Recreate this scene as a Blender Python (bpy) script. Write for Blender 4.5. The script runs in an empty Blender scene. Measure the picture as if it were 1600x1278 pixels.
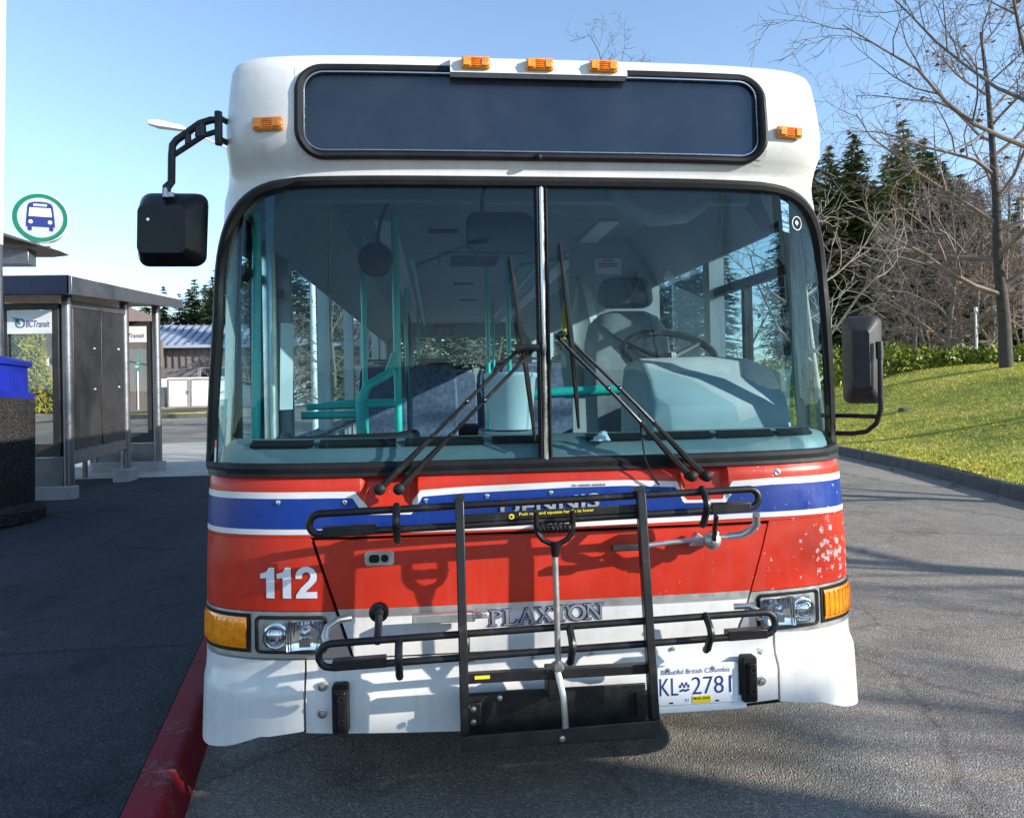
import bpy, math, random
import numpy as np
from mathutils import Vector, Matrix
R = math.radians
random.seed(7)
SC = bpy.context.scene
COL = SC.collection

# ------------------------------------------------------------------ camera, sky, sun, exposure
cam_d = bpy.data.cameras.new('camera')
cam = bpy.data.objects.new('camera', cam_d)
COL.objects.link(cam)
cam_d.sensor_width = 36.0
cam_d.lens = 36.0 * 1168 / 1600
cam_d.clip_start = 0.05
cam_d.clip_end = 3000
yaw, pitch, roll = R(5.77), R(0.59), 0.0216
F = Vector((math.sin(yaw) * math.cos(pitch), math.cos(yaw) * math.cos(pitch), math.sin(pitch)))
Rt = Vector((math.cos(yaw), -math.sin(yaw), 0))
Up = Rt.cross(F)
Rr = math.cos(roll) * Rt - math.sin(roll) * Up
Ur = math.sin(roll) * Rt + math.cos(roll) * Up
M = Matrix((Rr, Ur, -F)).transposed().to_4x4()
M.translation = Vector((-0.36, -2.474, 1.43))
cam.matrix_world = M
SC.camera = cam

SUN_AZ, SUN_EL = 63.0, 20.5     # azimuth from the bus's own facing direction towards the right
to_sun = Vector((math.sin(R(SUN_AZ)) * math.cos(R(SUN_EL)), -math.cos(R(SUN_AZ)) * math.cos(R(SUN_EL)), math.sin(R(SUN_EL))))
world = bpy.data.worlds.new('World')
SC.world = world
world.use_nodes = True
wn = world.node_tree
bg = wn.nodes['Background']
sky = wn.nodes.new('ShaderNodeTexSky')
sky.sky_type = 'NISHITA'
sky.sun_disc = False
sky.sun_elevation = R(SUN_EL)
sky.sun_rotation = math.atan2(to_sun.x, to_sun.y)
sky.air_density = 1.0
sky.dust_density = 0.05
sky.ozone_density = 1.8
wn.links.new(sky.outputs[0], bg.inputs[0])
bg.inputs[1].default_value = 0.125
sun_d = bpy.data.lights.new('sun', 'SUN')
sun_d.energy = 3.6
sun_d.angle = R(0.53)
sun_d.color = (1.0, 0.94, 0.85)
sun = bpy.data.objects.new('sun', sun_d)
COL.objects.link(sun)
sun.rotation_euler = (-to_sun).to_track_quat('-Z', 'Y').to_euler()
vs = SC.view_settings
vs.view_transform = 'Standard'
vs.look = 'None'
vs.exposure = 1.33
vs.gamma = 1.0
vs.use_curve_mapping = False

# ------------------------------------------------------------------ materials
def new_mat(name):
    m = bpy.data.materials.new(name)
    m.use_nodes = True
    return m, m.node_tree, m.node_tree.nodes['Principled BSDF']

def sset(b, key, v):
    if key in b.inputs:
        b.inputs[key].default_value = v

def noise(nt, scale, detail=4, rough=.55, vec=None):
    n = nt.nodes.new('ShaderNodeTexNoise')
    n.inputs['Scale'].default_value = scale
    n.inputs['Detail'].default_value = detail
    n.inputs['Roughness'].default_value = rough
    if vec is None:
        tc = nt.nodes.new('ShaderNodeTexCoord')
        vec = tc.outputs['Object']
    nt.links.new(vec, n.inputs['Vector'])
    return n

def ramp(nt, src, stops):
    r = nt.nodes.new('ShaderNodeValToRGB')
    e = r.color_ramp.elements
    while len(e) > 1:
        e.remove(e[-1])
    for i, (p, c) in enumerate(stops):
        if i == 0:
            e[0].position = p
            el = e[0]
        else:
            el = e.new(p)
        el.color = (*c, 1) if len(c) == 3 else c
    nt.links.new(src, r.inputs[0])
    return r

def mat(name, col, rough=.5, metal=0., var=.12, scale=6., bump=0., bscale=60., coat=0., spec=.5, rvar=.08, sub=None):
    m, nt, b = new_mat(name)
    c = np.array(col)
    n = noise(nt, scale)
    rp = ramp(nt, n.outputs['Fac'], [(.3, tuple(np.clip(c * (1 - var), 0, 1))), (.7, tuple(np.clip(c * (1 + var), 0, 1)))])
    nt.links.new(rp.outputs[0], b.inputs['Base Color'])
    b.inputs['Metallic'].default_value = metal
    sset(b, 'Specular IOR Level', spec)
    if rvar:
        n2 = noise(nt, scale * 3.1)
        r2 = ramp(nt, n2.outputs['Fac'], [(.3, (max(rough - rvar, .02),) * 3), (.7, (min(rough + rvar, 1),) * 3)])
        nt.links.new(r2.outputs[0], b.inputs['Roughness'])
    else:
        b.inputs['Roughness'].default_value = rough
    if coat:
        sset(b, 'Coat Weight', coat)
        sset(b, 'Coat Roughness', .08)
    if bump:
        n3 = noise(nt, bscale, 5)
        bp = nt.nodes.new('ShaderNodeBump')
        bp.inputs['Strength'].default_value = bump
        bp.inputs['Distance'].default_value = .02
        nt.links.new(n3.outputs['Fac'], bp.inputs['Height'])
        nt.links.new(bp.outputs[0], b.inputs['Normal'])
    return m

def math_node(nt, op, a, b=None, clamp=False):
    n = nt.nodes.new('ShaderNodeMath')
    n.operation = op
    n.use_clamp = clamp
    for i, v in enumerate((a, b)):
        if v is None:
            continue
        if isinstance(v, (int, float)):
            n.inputs[i].default_value = v
        else:
            nt.links.new(v, n.inputs[i])
    return n.outputs[0]

def paint(name, col, chip_col=(.56, .47, .44), chips=True, grime=.25, rough=.32):
    """worn bus paint: stone chips thick at the right front corner, light grime, soft gloss"""
    m, nt, b = new_mat(name)
    tc = nt.nodes.new('ShaderNodeTexCoord')
    o = tc.outputs['Object']
    n = noise(nt, 3.5, 5, .6, o)
    c = np.array(col)
    base = ramp(nt, n.outputs['Fac'], [(.3, tuple(c * (1 - .10))), (.72, tuple(np.clip(c * 1.10, 0, 1)))])
    cur = base.outputs[0]
    # road film, streaked downwards
    mp = nt.nodes.new('ShaderNodeMapping')
    mp.inputs['Scale'].default_value = (26, 26, 2.2)
    nt.links.new(o, mp.inputs['Vector'])
    ns = noise(nt, 1.0, 6, .65, mp.outputs[0])
    g = ramp(nt, ns.outputs['Fac'], [(.50, (0, 0, 0)), (.85, (grime,) * 3)])
    mx = nt.nodes.new('ShaderNodeMix'); mx.data_type = 'RGBA'
    nt.links.new(g.outputs[0], mx.inputs[0]); nt.links.new(cur, mx.inputs[6])
    mx.inputs[7].default_value = (.16, .145, .13, 1)
    cur = mx.outputs[2]
    if chips:
        dist = nt.nodes.new('ShaderNodeVectorMath'); dist.operation = 'DISTANCE'
        nt.links.new(o, dist.inputs[0]); dist.inputs[1].default_value = (1.07, .12, .93)
        d = math_node(nt, 'MULTIPLY', dist.outputs['Value'], 1.0)
        thr = ramp(nt, d, [(0.0, (1.1,) * 3), (.07, (.75,) * 3), (.15, (.32,) * 3), (.40, (.17,) * 3), (1.0, (.10,) * 3)])
        wv = noise(nt, 110, 4, .7, o)
        add = nt.nodes.new('ShaderNodeVectorMath'); add.operation = 'MULTIPLY_ADD'
        nt.links.new(wv.outputs['Color'], add.inputs[0]); add.inputs[1].default_value = (.045,) * 3
        nt.links.new(o, add.inputs[2])
        v = nt.nodes.new('ShaderNodeTexVoronoi'); v.inputs['Scale'].default_value = 42
        nt.links.new(add.outputs[0], v.inputs['Vector'])
        sep = nt.nodes.new('ShaderNodeSeparateColor'); nt.links.new(v.outputs['Color'], sep.inputs[0])
        lim = math_node(nt, 'MULTIPLY', sep.outputs[0], sep.outputs[1])
        lim = math_node(nt, 'MULTIPLY', lim, thr.outputs[0])
        lim = math_node(nt, 'MULTIPLY', lim, 1.25)
        lim = math_node(nt, 'SUBTRACT', lim, .03)
        k = math_node(nt, 'LESS_THAN', v.outputs['Distance'], lim)
        m2 = nt.nodes.new('ShaderNodeMix'); m2.data_type = 'RGBA'
        nt.links.new(k, m2.inputs[0]); nt.links.new(cur, m2.inputs[6]); m2.inputs[7].default_value = (*chip_col, 1)
        cur = m2.outputs[2]
    nt.links.new(cur, b.inputs['Base Color'])
    nr = noise(nt, 14, 5, .6, o)
    rr_ = ramp(nt, nr.outputs['Fac'], [(.3, (rough - .08,) * 3), (.7, (rough + .12,) * 3)])
    nt.links.new(rr_.outputs[0], b.inputs['Roughness'])
    sset(b, 'Coat Weight', .06); sset(b, 'Coat Roughness', .12); sset(b, 'Specular IOR Level', .32)
    nb = noise(nt, 5, 2, .5, o)
    bp = nt.nodes.new('ShaderNodeBump'); bp.inputs['Strength'].default_value = .06; bp.inputs['Distance'].default_value = .03
    nt.links.new(nb.outputs['Fac'], bp.inputs['Height']); nt.links.new(bp.outputs[0], b.inputs['Normal'])
    return m

def glass(name, tint, refl=1.0, rough=0.0, ior=1.5, dirt=.04):
    """one-sheet glazing: tinted see-through plus a mirror share that grows at grazing angles, thin dust film"""
    m, nt, b = new_mat(name)
    nt.nodes.remove(b)
    out = nt.nodes['Material Output']
    tr = nt.nodes.new('ShaderNodeBsdfTransparent'); tr.inputs[0].default_value = (*tint, 1)
    gl = nt.nodes.new('ShaderNodeBsdfGlossy'); gl.inputs['Roughness'].default_value = rough; gl.inputs[0].default_value = (.62, .80, 1, 1)
    fr = nt.nodes.new('ShaderNodeFresnel'); fr.inputs[0].default_value = ior
    f = math_node(nt, 'MULTIPLY', fr.outputs[0], refl, clamp=True)
    mx = nt.nodes.new('ShaderNodeMixShader')
    nt.links.new(f, mx.inputs[0]); nt.links.new(tr.outputs[0], mx.inputs[1]); nt.links.new(gl.outputs[0], mx.inputs[2])
    df = nt.nodes.new('ShaderNodeBsdfDiffuse'); df.inputs[0].default_value = (.55, .55, .52, 1)
    n = noise(nt, 2.6, 8, .7)
    r = ramp(nt, n.outputs['Fac'], [(.42, (dirt * .15,) * 3), (.78, (dirt,) * 3)])
    m2 = nt.nodes.new('ShaderNodeMixShader')
    nt.links.new(r.outputs[0], m2.inputs[0]); nt.links.new(mx.outputs[0], m2.inputs[1]); nt.links.new(df.outputs[0], m2.inputs[2])
    nt.links.new(m2.outputs[0], out.inputs[0])
    return m

MT = {}
MT['white'] = paint('bus_white_paint', (.66, .65, .625), (.30, .29, .27), chips=False, grime=.20, rough=.28)
MT['red'] = paint('bus_red_paint', (.52, .028, .011), grime=.22)
MT['blue'] = paint('bus_blue_paint', (.004, .034, .23), grime=.10)
MT['stripe'] = paint('bus_stripe_white', (.68, .67, .65), (.3, .28, .26), chips=False, grime=.12)
MT['silver'] = mat('brushed_aluminium', (.62, .61, .58), .38, .85, .10, 9)
MT['chrome'] = mat('chrome', (.82, .82, .83), .10, 1., .04, 9, rvar=.03)
MT['steelbar'] = mat('satin_steel_bar', (.50, .50, .50), .24, 1., .05, 9)
MT['steel'] = mat('worn_steel', (.46, .45, .43), .42, .9, .22, 14)
MT['black'] = mat('black_powder_coat', (.010, .010, .011), .40, 0, .35, 20, spec=.35, bump=.06, bscale=160)
def rack_mat():
    m, nt, b = new_mat('scuffed_black_coat')
    a = noise(nt, 16, 6, .7); c = noise(nt, 70, 4, .6)
    r = ramp(nt, a.outputs['Fac'], [(.35, (.008, .008, .009)), (.60, (.014, .013, .013)), (.74, (.060, .050, .040))])
    k = ramp(nt, c.outputs['Fac'], [(.70, (0, 0, 0)), (.74, (1, 1, 1))])
    mx = nt.nodes.new('ShaderNodeMix'); mx.data_type = 'RGBA'
    nt.links.new(k.outputs[0], mx.inputs[0]); nt.links.new(r.outputs[0], mx.inputs[6]); mx.inputs[7].default_value = (.16, .13, .11, 1)
    nt.links.new(mx.outputs[2], b.inputs['Base Color'])
    rr_ = ramp(nt, a.outputs['Fac'], [(.3, (.30,) * 3), (.7, (.55,) * 3)]); nt.links.new(rr_.outputs[0], b.inputs['Roughness'])
    sset(b, 'Specular IOR Level', .4)
    return m
MT['black'] = rack_mat()
MT['rubber'] = mat('black_rubber', (.013, .013, .014), .55, 0, .3, 12, spec=.22)
MT['gloss'] = mat('glossy_black_plastic', (.010, .009, .010), .30, 0, .3, 12, spec=.3)
MT['plast'] = mat('grey_black_plastic', (.016, .015, .015), .55, 0, .3, 12, bump=.05, bscale=300)
MT['gap'] = mat('dark_gap', (.008, .008, .008), .9, 0, .1, 6)
MT['rustplate'] = mat('scuffed_black_plate', (.018, .017, .016), .48, .1, .6, 18, bump=.1, bscale=40)
MT['letter'] = mat('vinyl_white', (.74, .75, .77), .4, 0, .04, 8)
MT['yellow'] = mat('yellow_print', (.85, .62, .02), .5, 0, .06, 8)
MT['navy'] = mat('navy_print', (.015, .025, .16), .5, 0, .06, 8)
MT['plate'] = mat('plate_white', (.78, .80, .82), .35, 0, .03, 8)
MT['dest'] = mat('destination_blind', (.15, .165, .19), .6, 0, .12, 3)
MT['teal'] = mat('teal_powder_coat', (.03, .58, .52), .35, 0, .10, 10, bump=.05, bscale=200)
MT['intgrey'] = mat('interior_grey_laminate', (.36, .38, .40), .5, 0, .06, 4)
MT['ceil'] = mat('interior_ceiling', (.27, .29, .31), .6, 0, .05, 3)
MT['floor'] = mat('interior_floor', (.06, .065, .07), .7, 0, .3, 30)
MT['dash'] = mat('dash_plastic', (.22, .27, .27), .55, 0, .10, 8, bump=.05, bscale=200)
MT['dashl'] = mat('console_plastic', (.32, .36, .37), .5, 0, .08, 6, bump=.05, bscale=200)
MT['seat'] = mat('seat_moquette', (.10, .12, .20), .9, 0, .35, 25, bump=.1, bscale=150)
MT['seatgrey'] = mat('driver_seat_fabric', (.22, .24, .27), .85, 0, .15, 20, bump=.1, bscale=200)
MT['vinyl'] = mat('black_vinyl', (.03, .032, .035), .45, 0, .2, 12, bump=.04, bscale=120)
MT['bin_white'] = mat('white_bin_plastic', (.86, .88, .86), .4, 0, .05, 6)
MT['paper'] = mat('white_paper', (.78, .78, .76), .8, 0, .05, 9)
MT['redprint'] = mat('red_print', (.45, .03, .03), .6, 0, .1, 9)
MT['orangeprint'] = mat('orange_print', (.75, .16, .04), .6, 0, .1, 9)
MT['ws'] = glass('windscreen_glass', (.62, .83, .88), .55, 0, 1.5, .008)
MT['side_glass'] = glass('side_window_glass', (.78, .89, .87), .35, 0, 1.5, .02)
MT['clear'] = glass('clear_lens', (.90, .92, .92), 1.3, 0.02, 1.5, .10)
MT['destg'] = glass('destination_glass', (.70, .74, .80), 1.3, .05, 1.5, .035)
MT['shelterg'] = glass('shelter_glass', (.80, .84, .84), 1.2, 0, 1.5, .06)

def amber_mat():
    m, nt, b = new_mat('amber_lens')
    n = noise(nt, 40, 3)
    r = ramp(nt, n.outputs['Fac'], [(.3, (.80, .20, .003)), (.7, (.95, .36, .008))])
    nt.links.new(r.outputs[0], b.inputs['Base Color'])
    b.inputs['Roughness'].default_value = .16
    sset(b, 'Subsurface Weight', .25); sset(b, 'Subsurface Radius', (.02, .008, .002)); sset(b, 'Coat Weight', .6)
    return m
MT['amber'] = amber_mat()
def worn_kerb():
    m, nt, b = new_mat('worn_red_kerb_paint')
    a = noise(nt, 7, 6, .65); c = noise(nt, 34, 6, .7); d = noise(nt, 2.2, 4, .6)
    r = ramp(nt, d.outputs['Fac'], [(.3, (.15, .008, .014)), (.7, (.24, .013, .024))])
    f = math_node(nt, 'MULTIPLY', a.outputs['Fac'], c.outputs['Fac'])
    k = ramp(nt, f, [(.30, (0, 0, 0)), (.345, (.85,) * 3)])
    mx = nt.nodes.new('ShaderNodeMix'); mx.data_type = 'RGBA'
    nt.links.new(k.outputs[0], mx.inputs[0]); nt.links.new(r.outputs[0], mx.inputs[6]); mx.inputs[7].default_value = (.12, .085, .08, 1)
    nt.links.new(mx.outputs[2], b.inputs['Base Color']); b.inputs['Roughness'].default_value = .6; sset(b, 'Specular IOR Level', .15)
    bp = nt.nodes.new('ShaderNodeBump'); bp.inputs['Strength'].default_value = .35; bp.inputs['Distance'].default_value = .01
    nt.links.new(f, bp.inputs['Height']); nt.links.new(bp.outputs[0], b.inputs['Normal'])
    return m
MT['kerbred'] = worn_kerb()

# ------------------------------------------------------------------ mesh helpers
SLOPE = .045
BUS_SHEAR = [False]

class MB:
    def __init__(s):
        s.v = []; s.f = []; s.m = []
    def add(s, vs, fs, mi=0):
        o = len(s.v)
        s.v += [tuple(v) for v in vs]
        s.f += [tuple(i + o for i in f) for f in fs]
        s.m += [mi] * len(fs)
        return s
    def box(s, c, d, mi=0, rot=None):
        x, y, z = (k / 2 for k in d)
        vs = [Vector((sx * x, sy_ * y, sz * z)) for sx in (-1, 1) for sy_ in (-1, 1) for sz in (-1, 1)]
        if rot is not None:
            vs = [rot @ v for v in vs]
        vs = [(v.x + c[0], v.y + c[1], v.z + c[2]) for v in vs]
        return s.add(vs, [(0, 1, 3, 2), (4, 6, 7, 5), (0, 4, 5, 1), (2, 3, 7, 6), (0, 2, 6, 4), (1, 5, 7, 3)], mi)
    def box2(s, a, b, mi=0):
        return s.box([(p + q) / 2 for p, q in zip(a, b)], [abs(q - p) for p, q in zip(a, b)], mi)
    def tube(s, pts, r, n=10, closed=False, mi=0, squash=None):
        P = [Vector(p) for p in pts]
        k = len(P)
        rr = r if isinstance(r, (list, tuple)) else [r] * k
        T = []
        for i in range(k):
            a = P[i - 1] if (i > 0 or closed) else P[i]
            b = P[(i + 1) % k] if (i < k - 1 or closed) else P[i]
            t = (b - a)
            T.append(t.normalized() if t.length > 1e-9 else Vector((0, 0, 1)))
        up = Vector((0, 0, 1)) if abs(T[0].z) < .9 else Vector((1, 0, 0))
        N = (up - T[0] * up.dot(T[0])).normalized()
        vs = []
        for i in range(k):
            N = (N - T[i] * N.dot(T[i]))
            N = N.normalized() if N.length > 1e-6 else T[i].orthogonal().normalized()
            B = T[i].cross(N)
            for j in range(n):
                a = 2 * math.pi * j / n
                vs.append(P[i] + (N * math.cos(a) * (squash or 1) + B * math.sin(a)) * rr[i])
        fs = []
        for i in range(k if closed else k - 1):
            i2 = (i + 1) % k
            for j in range(n):
                j2 = (j + 1) % n
                fs.append((i * n + j, i * n + j2, i2 * n + j2, i2 * n + j))
        if not closed:
            fs.append(tuple(range(n))[::-1]); fs.append(tuple((k - 1) * n + j for j in range(n)))
        return s.add(vs, fs, mi)
    def lathe(s, prof, c, axis='Z', n=20, mi=0, cap=True):
        vs = []
        for r, h in prof:
            for j in range(n):
                a = 2 * math.pi * j / n
                p, q = r * math.cos(a), r * math.sin(a)
                v = {'Z': (p, q, h), 'Y': (p, h, q), 'X': (h, p, q)}[axis]
                vs.append((v[0] + c[0], v[1] + c[1], v[2] + c[2]))
        fs = []
        for i in range(len(prof) - 1):
            for j in range(n):
                j2 = (j + 1) % n
                fs.append((i * n + j, i * n + j2, (i + 1) * n + j2, (i + 1) * n + j))
        if cap:
            fs.append(tuple(range(n))[::-1]); fs.append(tuple((len(prof) - 1) * n + j for j in range(n)))
        return s.add(vs, fs, mi)
    def loft(s, rings, mi=0, cap=True):
        n = len(rings[0]); vs = [p for r in rings for p in r]; fs = []
        for i in range(len(rings) - 1):
            for j in range(n):
                j2 = (j + 1) % n
                fs.append((i * n + j, i * n + j2, (i + 1) * n + j2, (i + 1) * n + j))
        if cap:
            fs.append(tuple(range(n))[::-1]); fs.append(tuple((len(rings) - 1) * n + j for j in range(n)))
        return s.add(vs, fs, mi)
    def prism(s, outl, y0, y1, mi=0):
        return s.loft([[(x, y0, z) for x, z in outl], [(x, y1, z) for x, z in outl]], mi)
    def grid(s, rows, mi=0, mfun=None, skip=None):
        h, w = len(rows), len(rows[0])
        o = len(s.v)
        s.v += [tuple(p) for r in rows for p in r]
        for i in range(h - 1):
            for j in range(w - 1):
                if skip and skip(i, j):
                    continue
                s.f.append((o + i * w + j, o + i * w + j + 1, o + (i + 1) * w + j + 1, o + (i + 1) * w + j))
                s.m.append(mfun(i, j) if mfun else mi)
        return s
    def build(s, name, mats, parent=None, smooth=True, bevel=0, loc=None, angle=40, seg=2):
        me = bpy.data.meshes.new(name)
        v = s.v
        if BUS_SHEAR[0]:
            v = [(a, b, c + SLOPE * max(b, 0)) for a, b, c in v]
        me.from_pydata(v, [], s.f)
        if not isinstance(mats, (list, tuple)):
            mats = [mats]
        for m_ in mats:
            me.materials.append(m_ if not isinstance(m_, str) else MT[m_])
        if len(mats) > 1:
            me.polygons.foreach_set('material_index', s.m)
        me.update()
        me.validate()
        o = bpy.data.objects.new(name, me)
        COL.objects.link(o)
        if loc:
            o.location = loc
        if parent:
            o.parent = parent
        if smooth:
            me.shade_smooth()
            me.set_sharp_from_angle(angle=R(angle))
        if bevel:
            bm_ = o.modifiers.new('bevel', 'BEVEL'); bm_.width = bevel; bm_.segments = seg; bm_.limit_method = 'ANGLE'; bm_.angle_limit = R(35)
        return o

def tag(o, label=None, cat=None, group=None, kind=None):
    if label: o['label'] = label
    if cat: o['category'] = cat
    if group: o['group'] = group
    if kind: o['kind'] = kind
    return o

def empty(name, loc=(0, 0, 0), label=None, cat=None, group=None, rz=0, parent=None):
    o = bpy.data.objects.new(name, None)
    COL.objects.link(o)
    o.location = loc
    o.rotation_euler = (0, 0, rz)
    o.empty_display_size = .1
    if parent: o.parent = parent
    return tag(o, label, cat, group)

def copy_tree(o, parent=None):
    c = o.copy(); COL.objects.link(c)
    if parent: c.parent = parent
    for ch in list(o.children):
        copy_tree(ch, c)
    return c

def rrect(cx, cz, w, h, r, n=6):
    out = []
    for sx, sz, a0 in ((1, 1, 0), (-1, 1, 90), (-1, -1, 180), (1, -1, 270)):
        for k in range(n + 1):
            a = R(a0 + 90 * k / n)
            out.append((cx + sx * (w / 2 - r) + r * math.cos(a), cz + sz * (h / 2 - r) + r * math.sin(a)))
    return out

def tab(t, x):
    if x <= t[0][0]: return t[0][1]
    for (a, b), (c, d) in zip(t, t[1:]):
        if x <= c:
            return b + (d - b) * (x - a) / (c - a)
    return t[-1][1]

def text_mesh(s, w, h, shear=0, bold=0.0):
    """flat text triangulated to (x, z) points inside a box w x h whose lower left corner is 0, 0"""
    cu = bpy.data.curves.new('t', 'FONT'); cu.body = s; cu.shear = shear; cu.offset = bold; cu.resolution_u = 4
    ob = bpy.data.objects.new('t', cu); COL.objects.link(ob)
    bpy.context.view_layer.update()
    me = bpy.data.meshes.new_from_object(ob)
    vs = np.array([v.co[:2] for v in me.vertices]); fs = [tuple(p.vertices) for p in me.polygons]
    bpy.data.objects.remove(ob); bpy.data.curves.remove(cu); bpy.data.meshes.remove(me)
    mn, mx = vs.min(0), vs.max(0)
    vs = (vs - mn) / (mx - mn) * np.array([w, h])
    return vs, fs
# ------------------------------------------------------------------ the bus's front surface
DEPTH = [(.0, -.03), (.56, -.03), (.60, 0), (.95, 0), (1.22, .02), (1.27, .046), (2.20, .034), (2.26, .03), (2.34, -.02), (2.50, -.01), (2.60, .02)]
WID = [(.25, 1.186), (.62, 1.184), (.95, 1.178), (1.25, 1.168), (1.8, 1.137), (2.2, 1.105), (2.32, 1.05), (2.5, 1.035), (2.65, 1.03)]
NS = 4.0
DCT = [(2.22, .42), (2.36, .17)]     # the corners tighten above the windscreen
def sy(x, z):
    w = tab(WID, z); u = min(abs(x) / w, 1)
    return tab(DEPTH, z) + tab(DCT, z) * (1 - (1 - u ** NS) ** (1 / NS))
def xt(x, z):
    return math.copysign(math.asin(min(1, (abs(x) / tab(WID, z)) ** 2)), x)
def P(t, z, off=0, inset=0):
    """t in -pi/2..pi/2 runs round the front, beyond it runs back along the sides in metres"""
    w = tab(WID, z) - inset; y0 = tab(DEPTH, z) + inset; DC = tab(DCT, z)
    sg = 1 if t >= 0 else -1; a = abs(t)
    if a >= math.pi / 2:
        return (sg * (w + off), y0 + DC + (a - math.pi / 2) * (.42 + LEN - DC - y0) / LEN, z)
    s_, c_ = math.sin(a), math.cos(a)
    u = math.sqrt(s_); q = math.sqrt(c_)
    nx, ny = u ** 3 / w, -(q ** 3) / DC
    l = math.hypot(nx, ny)
    return (sg * (w * u + off * nx / l), y0 + DC * (1 - q) + off * ny / l, z)
TQ = [math.asin(.64) + (math.pi / 2 - math.asin(.64)) * k / 12 for k in range(13)]   # x = .8 w .. side
def cols(xs, left=None, right=None):
    """column list: ('x', x or function of z) in front, then t-values round a corner up to a length along the side"""
    c = []
    if left is not None:
        if left > 0: c += [-(math.pi / 2 + left * k / 4) for k in (4, 3, 2, 1)]
        c += [-t for t in TQ[::-1]]
    c += [('x', x) for x in xs]
    if right is not None:
        c += TQ
        if right > 0: c += [math.pi / 2 + right * k / 4 for k in (1, 2, 3, 4)]
    return c
def lin(a, b, n):
    return [a + (b - a) * k / n for k in range(n + 1)]
def xlin(fa, fb, n):
    g = lambda f, z: f(z) if callable(f) else f
    return [(lambda z, k=k: g(fa, z) + (g(fb, z) - g(fa, z)) * k / n) for k in range(n + 1)]
def colt(c, z):
    if isinstance(c, tuple):
        x = c[1](z) if callable(c[1]) else c[1]
        return xt(x, z)
    return c
def band(mb, cs, zb, zt, nz=3, off=0, lip=.02, rows=None, mi=0, mfun=None, dent=None, skip=None):
    G = []
    for i in range(nz + 1):
        r = []
        for c in cs:
            zz = 1.5
            xn = P(colt(c, zz), zz)[0]
            b = zb(xn) if callable(zb) else zb
            t_ = zt(xn) if callable(zt) else zt
            z = b + (t_ - b) * (rows[i] if rows else i / nz)
            o = off - (dent(xn, z) if dent else 0)
            r.append(P(colt(c, z), z, o))
        G.append(r)
    if lip:
        def inner(r, c_row, z_shift=0):
            return [P(colt(c, p[2]), p[2], off - lip) for c, p in zip(c_row, r)]
        G = [inner(G[0], cs)] + G + [inner(G[-1], cs)]
        for r in G:
            for c, idx in ((cs[0], 0), (cs[-1], -1)):
                pass
        G = [[P(colt(cs[0], r[0][2]), r[0][2], off - lip)] + r + [P(colt(cs[-1], r[-1][2]), r[-1][2], off - lip)] for r in G]
        base = mfun
        if base: mfun = lambda i, j: base(min(max(i - 1, 0), nz - 1), j)
    mb.grid(G, mi, mfun, skip)
    return mb
def conform(vs, d):
    return [(x, sy(x, z) - d, z) for x, z in vs]

BUS_SHEAR[0] = True
DC, LEN = .42, 8.3
bus = empty('city_bus', (0, 0, 0), 'white city bus with red and blue stripes and a folded bike rack', 'bus')
cut = lambda z: .699 + (z - .81) * .325            # edge of the bonnet opening on the left, right alike
lcut = lambda z: -(cut(z) + .004)
rcut = lambda z: cut(z) - .004 + (.012 if z > .7 else .006)

# dark structure seen through the panel gaps
mb = MB(); band(mb, cols(lin(-.92, .92, 40), .12, .9), .42, 1.26, 6, off=-.03, lip=.1); mb.build('inner_frame', 'gap', bus)

# bumper and corner skirts
mb = MB(); band(mb, cols(lin(-.797, .783, 40)), lambda x: tab([(-.8, .43), (-.3, .414), (.36, .432), (.79, .446)], x), lambda x: .652 if x < .7 else .652 + (x - .7) * .1, 6, lip=.09)
bumper = mb.build('bumper', 'white', bus)
def skirt_b(x): return tab([(.80, .436), (.92, .416), (1.03, .375), (1.10, .358), (1.2, .350)], abs(x))
for sgn in (-1, 1):
    mb = MB()
    c = cols(lin(-.92, -.805, 8) if sgn < 0 else lin(.792, .92, 8), *( (.12, None) if sgn < 0 else (None, .75)))
    flare = lambda x, z: -max(0, (.60 - z)) * .035 * max(0, min(1, (abs(x) - .9) / .2))
    band(mb, c, skirt_b, lambda x: .650 if x < 0 else tab([(.79, .664), (.93, .655), (1.2, .655)], x), 10, lip=.05, dent=flare)
    mb.build('bumper_corner', 'white', bus)

# silver lamp surrounds
for sgn in (-1, 1):
    mb = MB()
    c = cols(xlin(-.92, lcut, 8) if sgn < 0 else xlin(rcut, .92, 8), *((.12, None) if sgn < 0 else (None, .30)))
    band(mb, c, .657, .808, 4, lip=.02)
    mb.build('headlight_surround', 'silver', bus)
# red corner panels
for sgn in (-1, 1):
    mb = MB()
    c = cols(xlin(-.92, lcut, 8) if sgn < 0 else xlin(rcut, .92, 8), *((.12, None) if sgn < 0 else (None, .30)))
    band(mb, c, .811, 1.0475, 6, lip=.02)
    mb.build('front_corner_panel', 'red', bus)
# bonnet flap: red, grey strip, white
mb = MB()
c = [('x', f) for f in xlin(lambda z: -(cut(z) - .008), lambda z: cut(z) - .008 + (.008 if z > .7 else .0), 44)]
rows_z = [.660, .70, .75, .787, .790, .812, .815, .87, .95, 1.0, 1.038]
band(mb, c, .660, 1.038, 10, off=.002, lip=.016, rows=[(z - .66) / (1.038 - .66) for z in rows_z], mfun=lambda i, j: 0 if i < 3 else (2 if 3 <= i < 6 else 1))
mb.build('bonnet_panel', ['white', 'red', 'silver'], bus)
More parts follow.
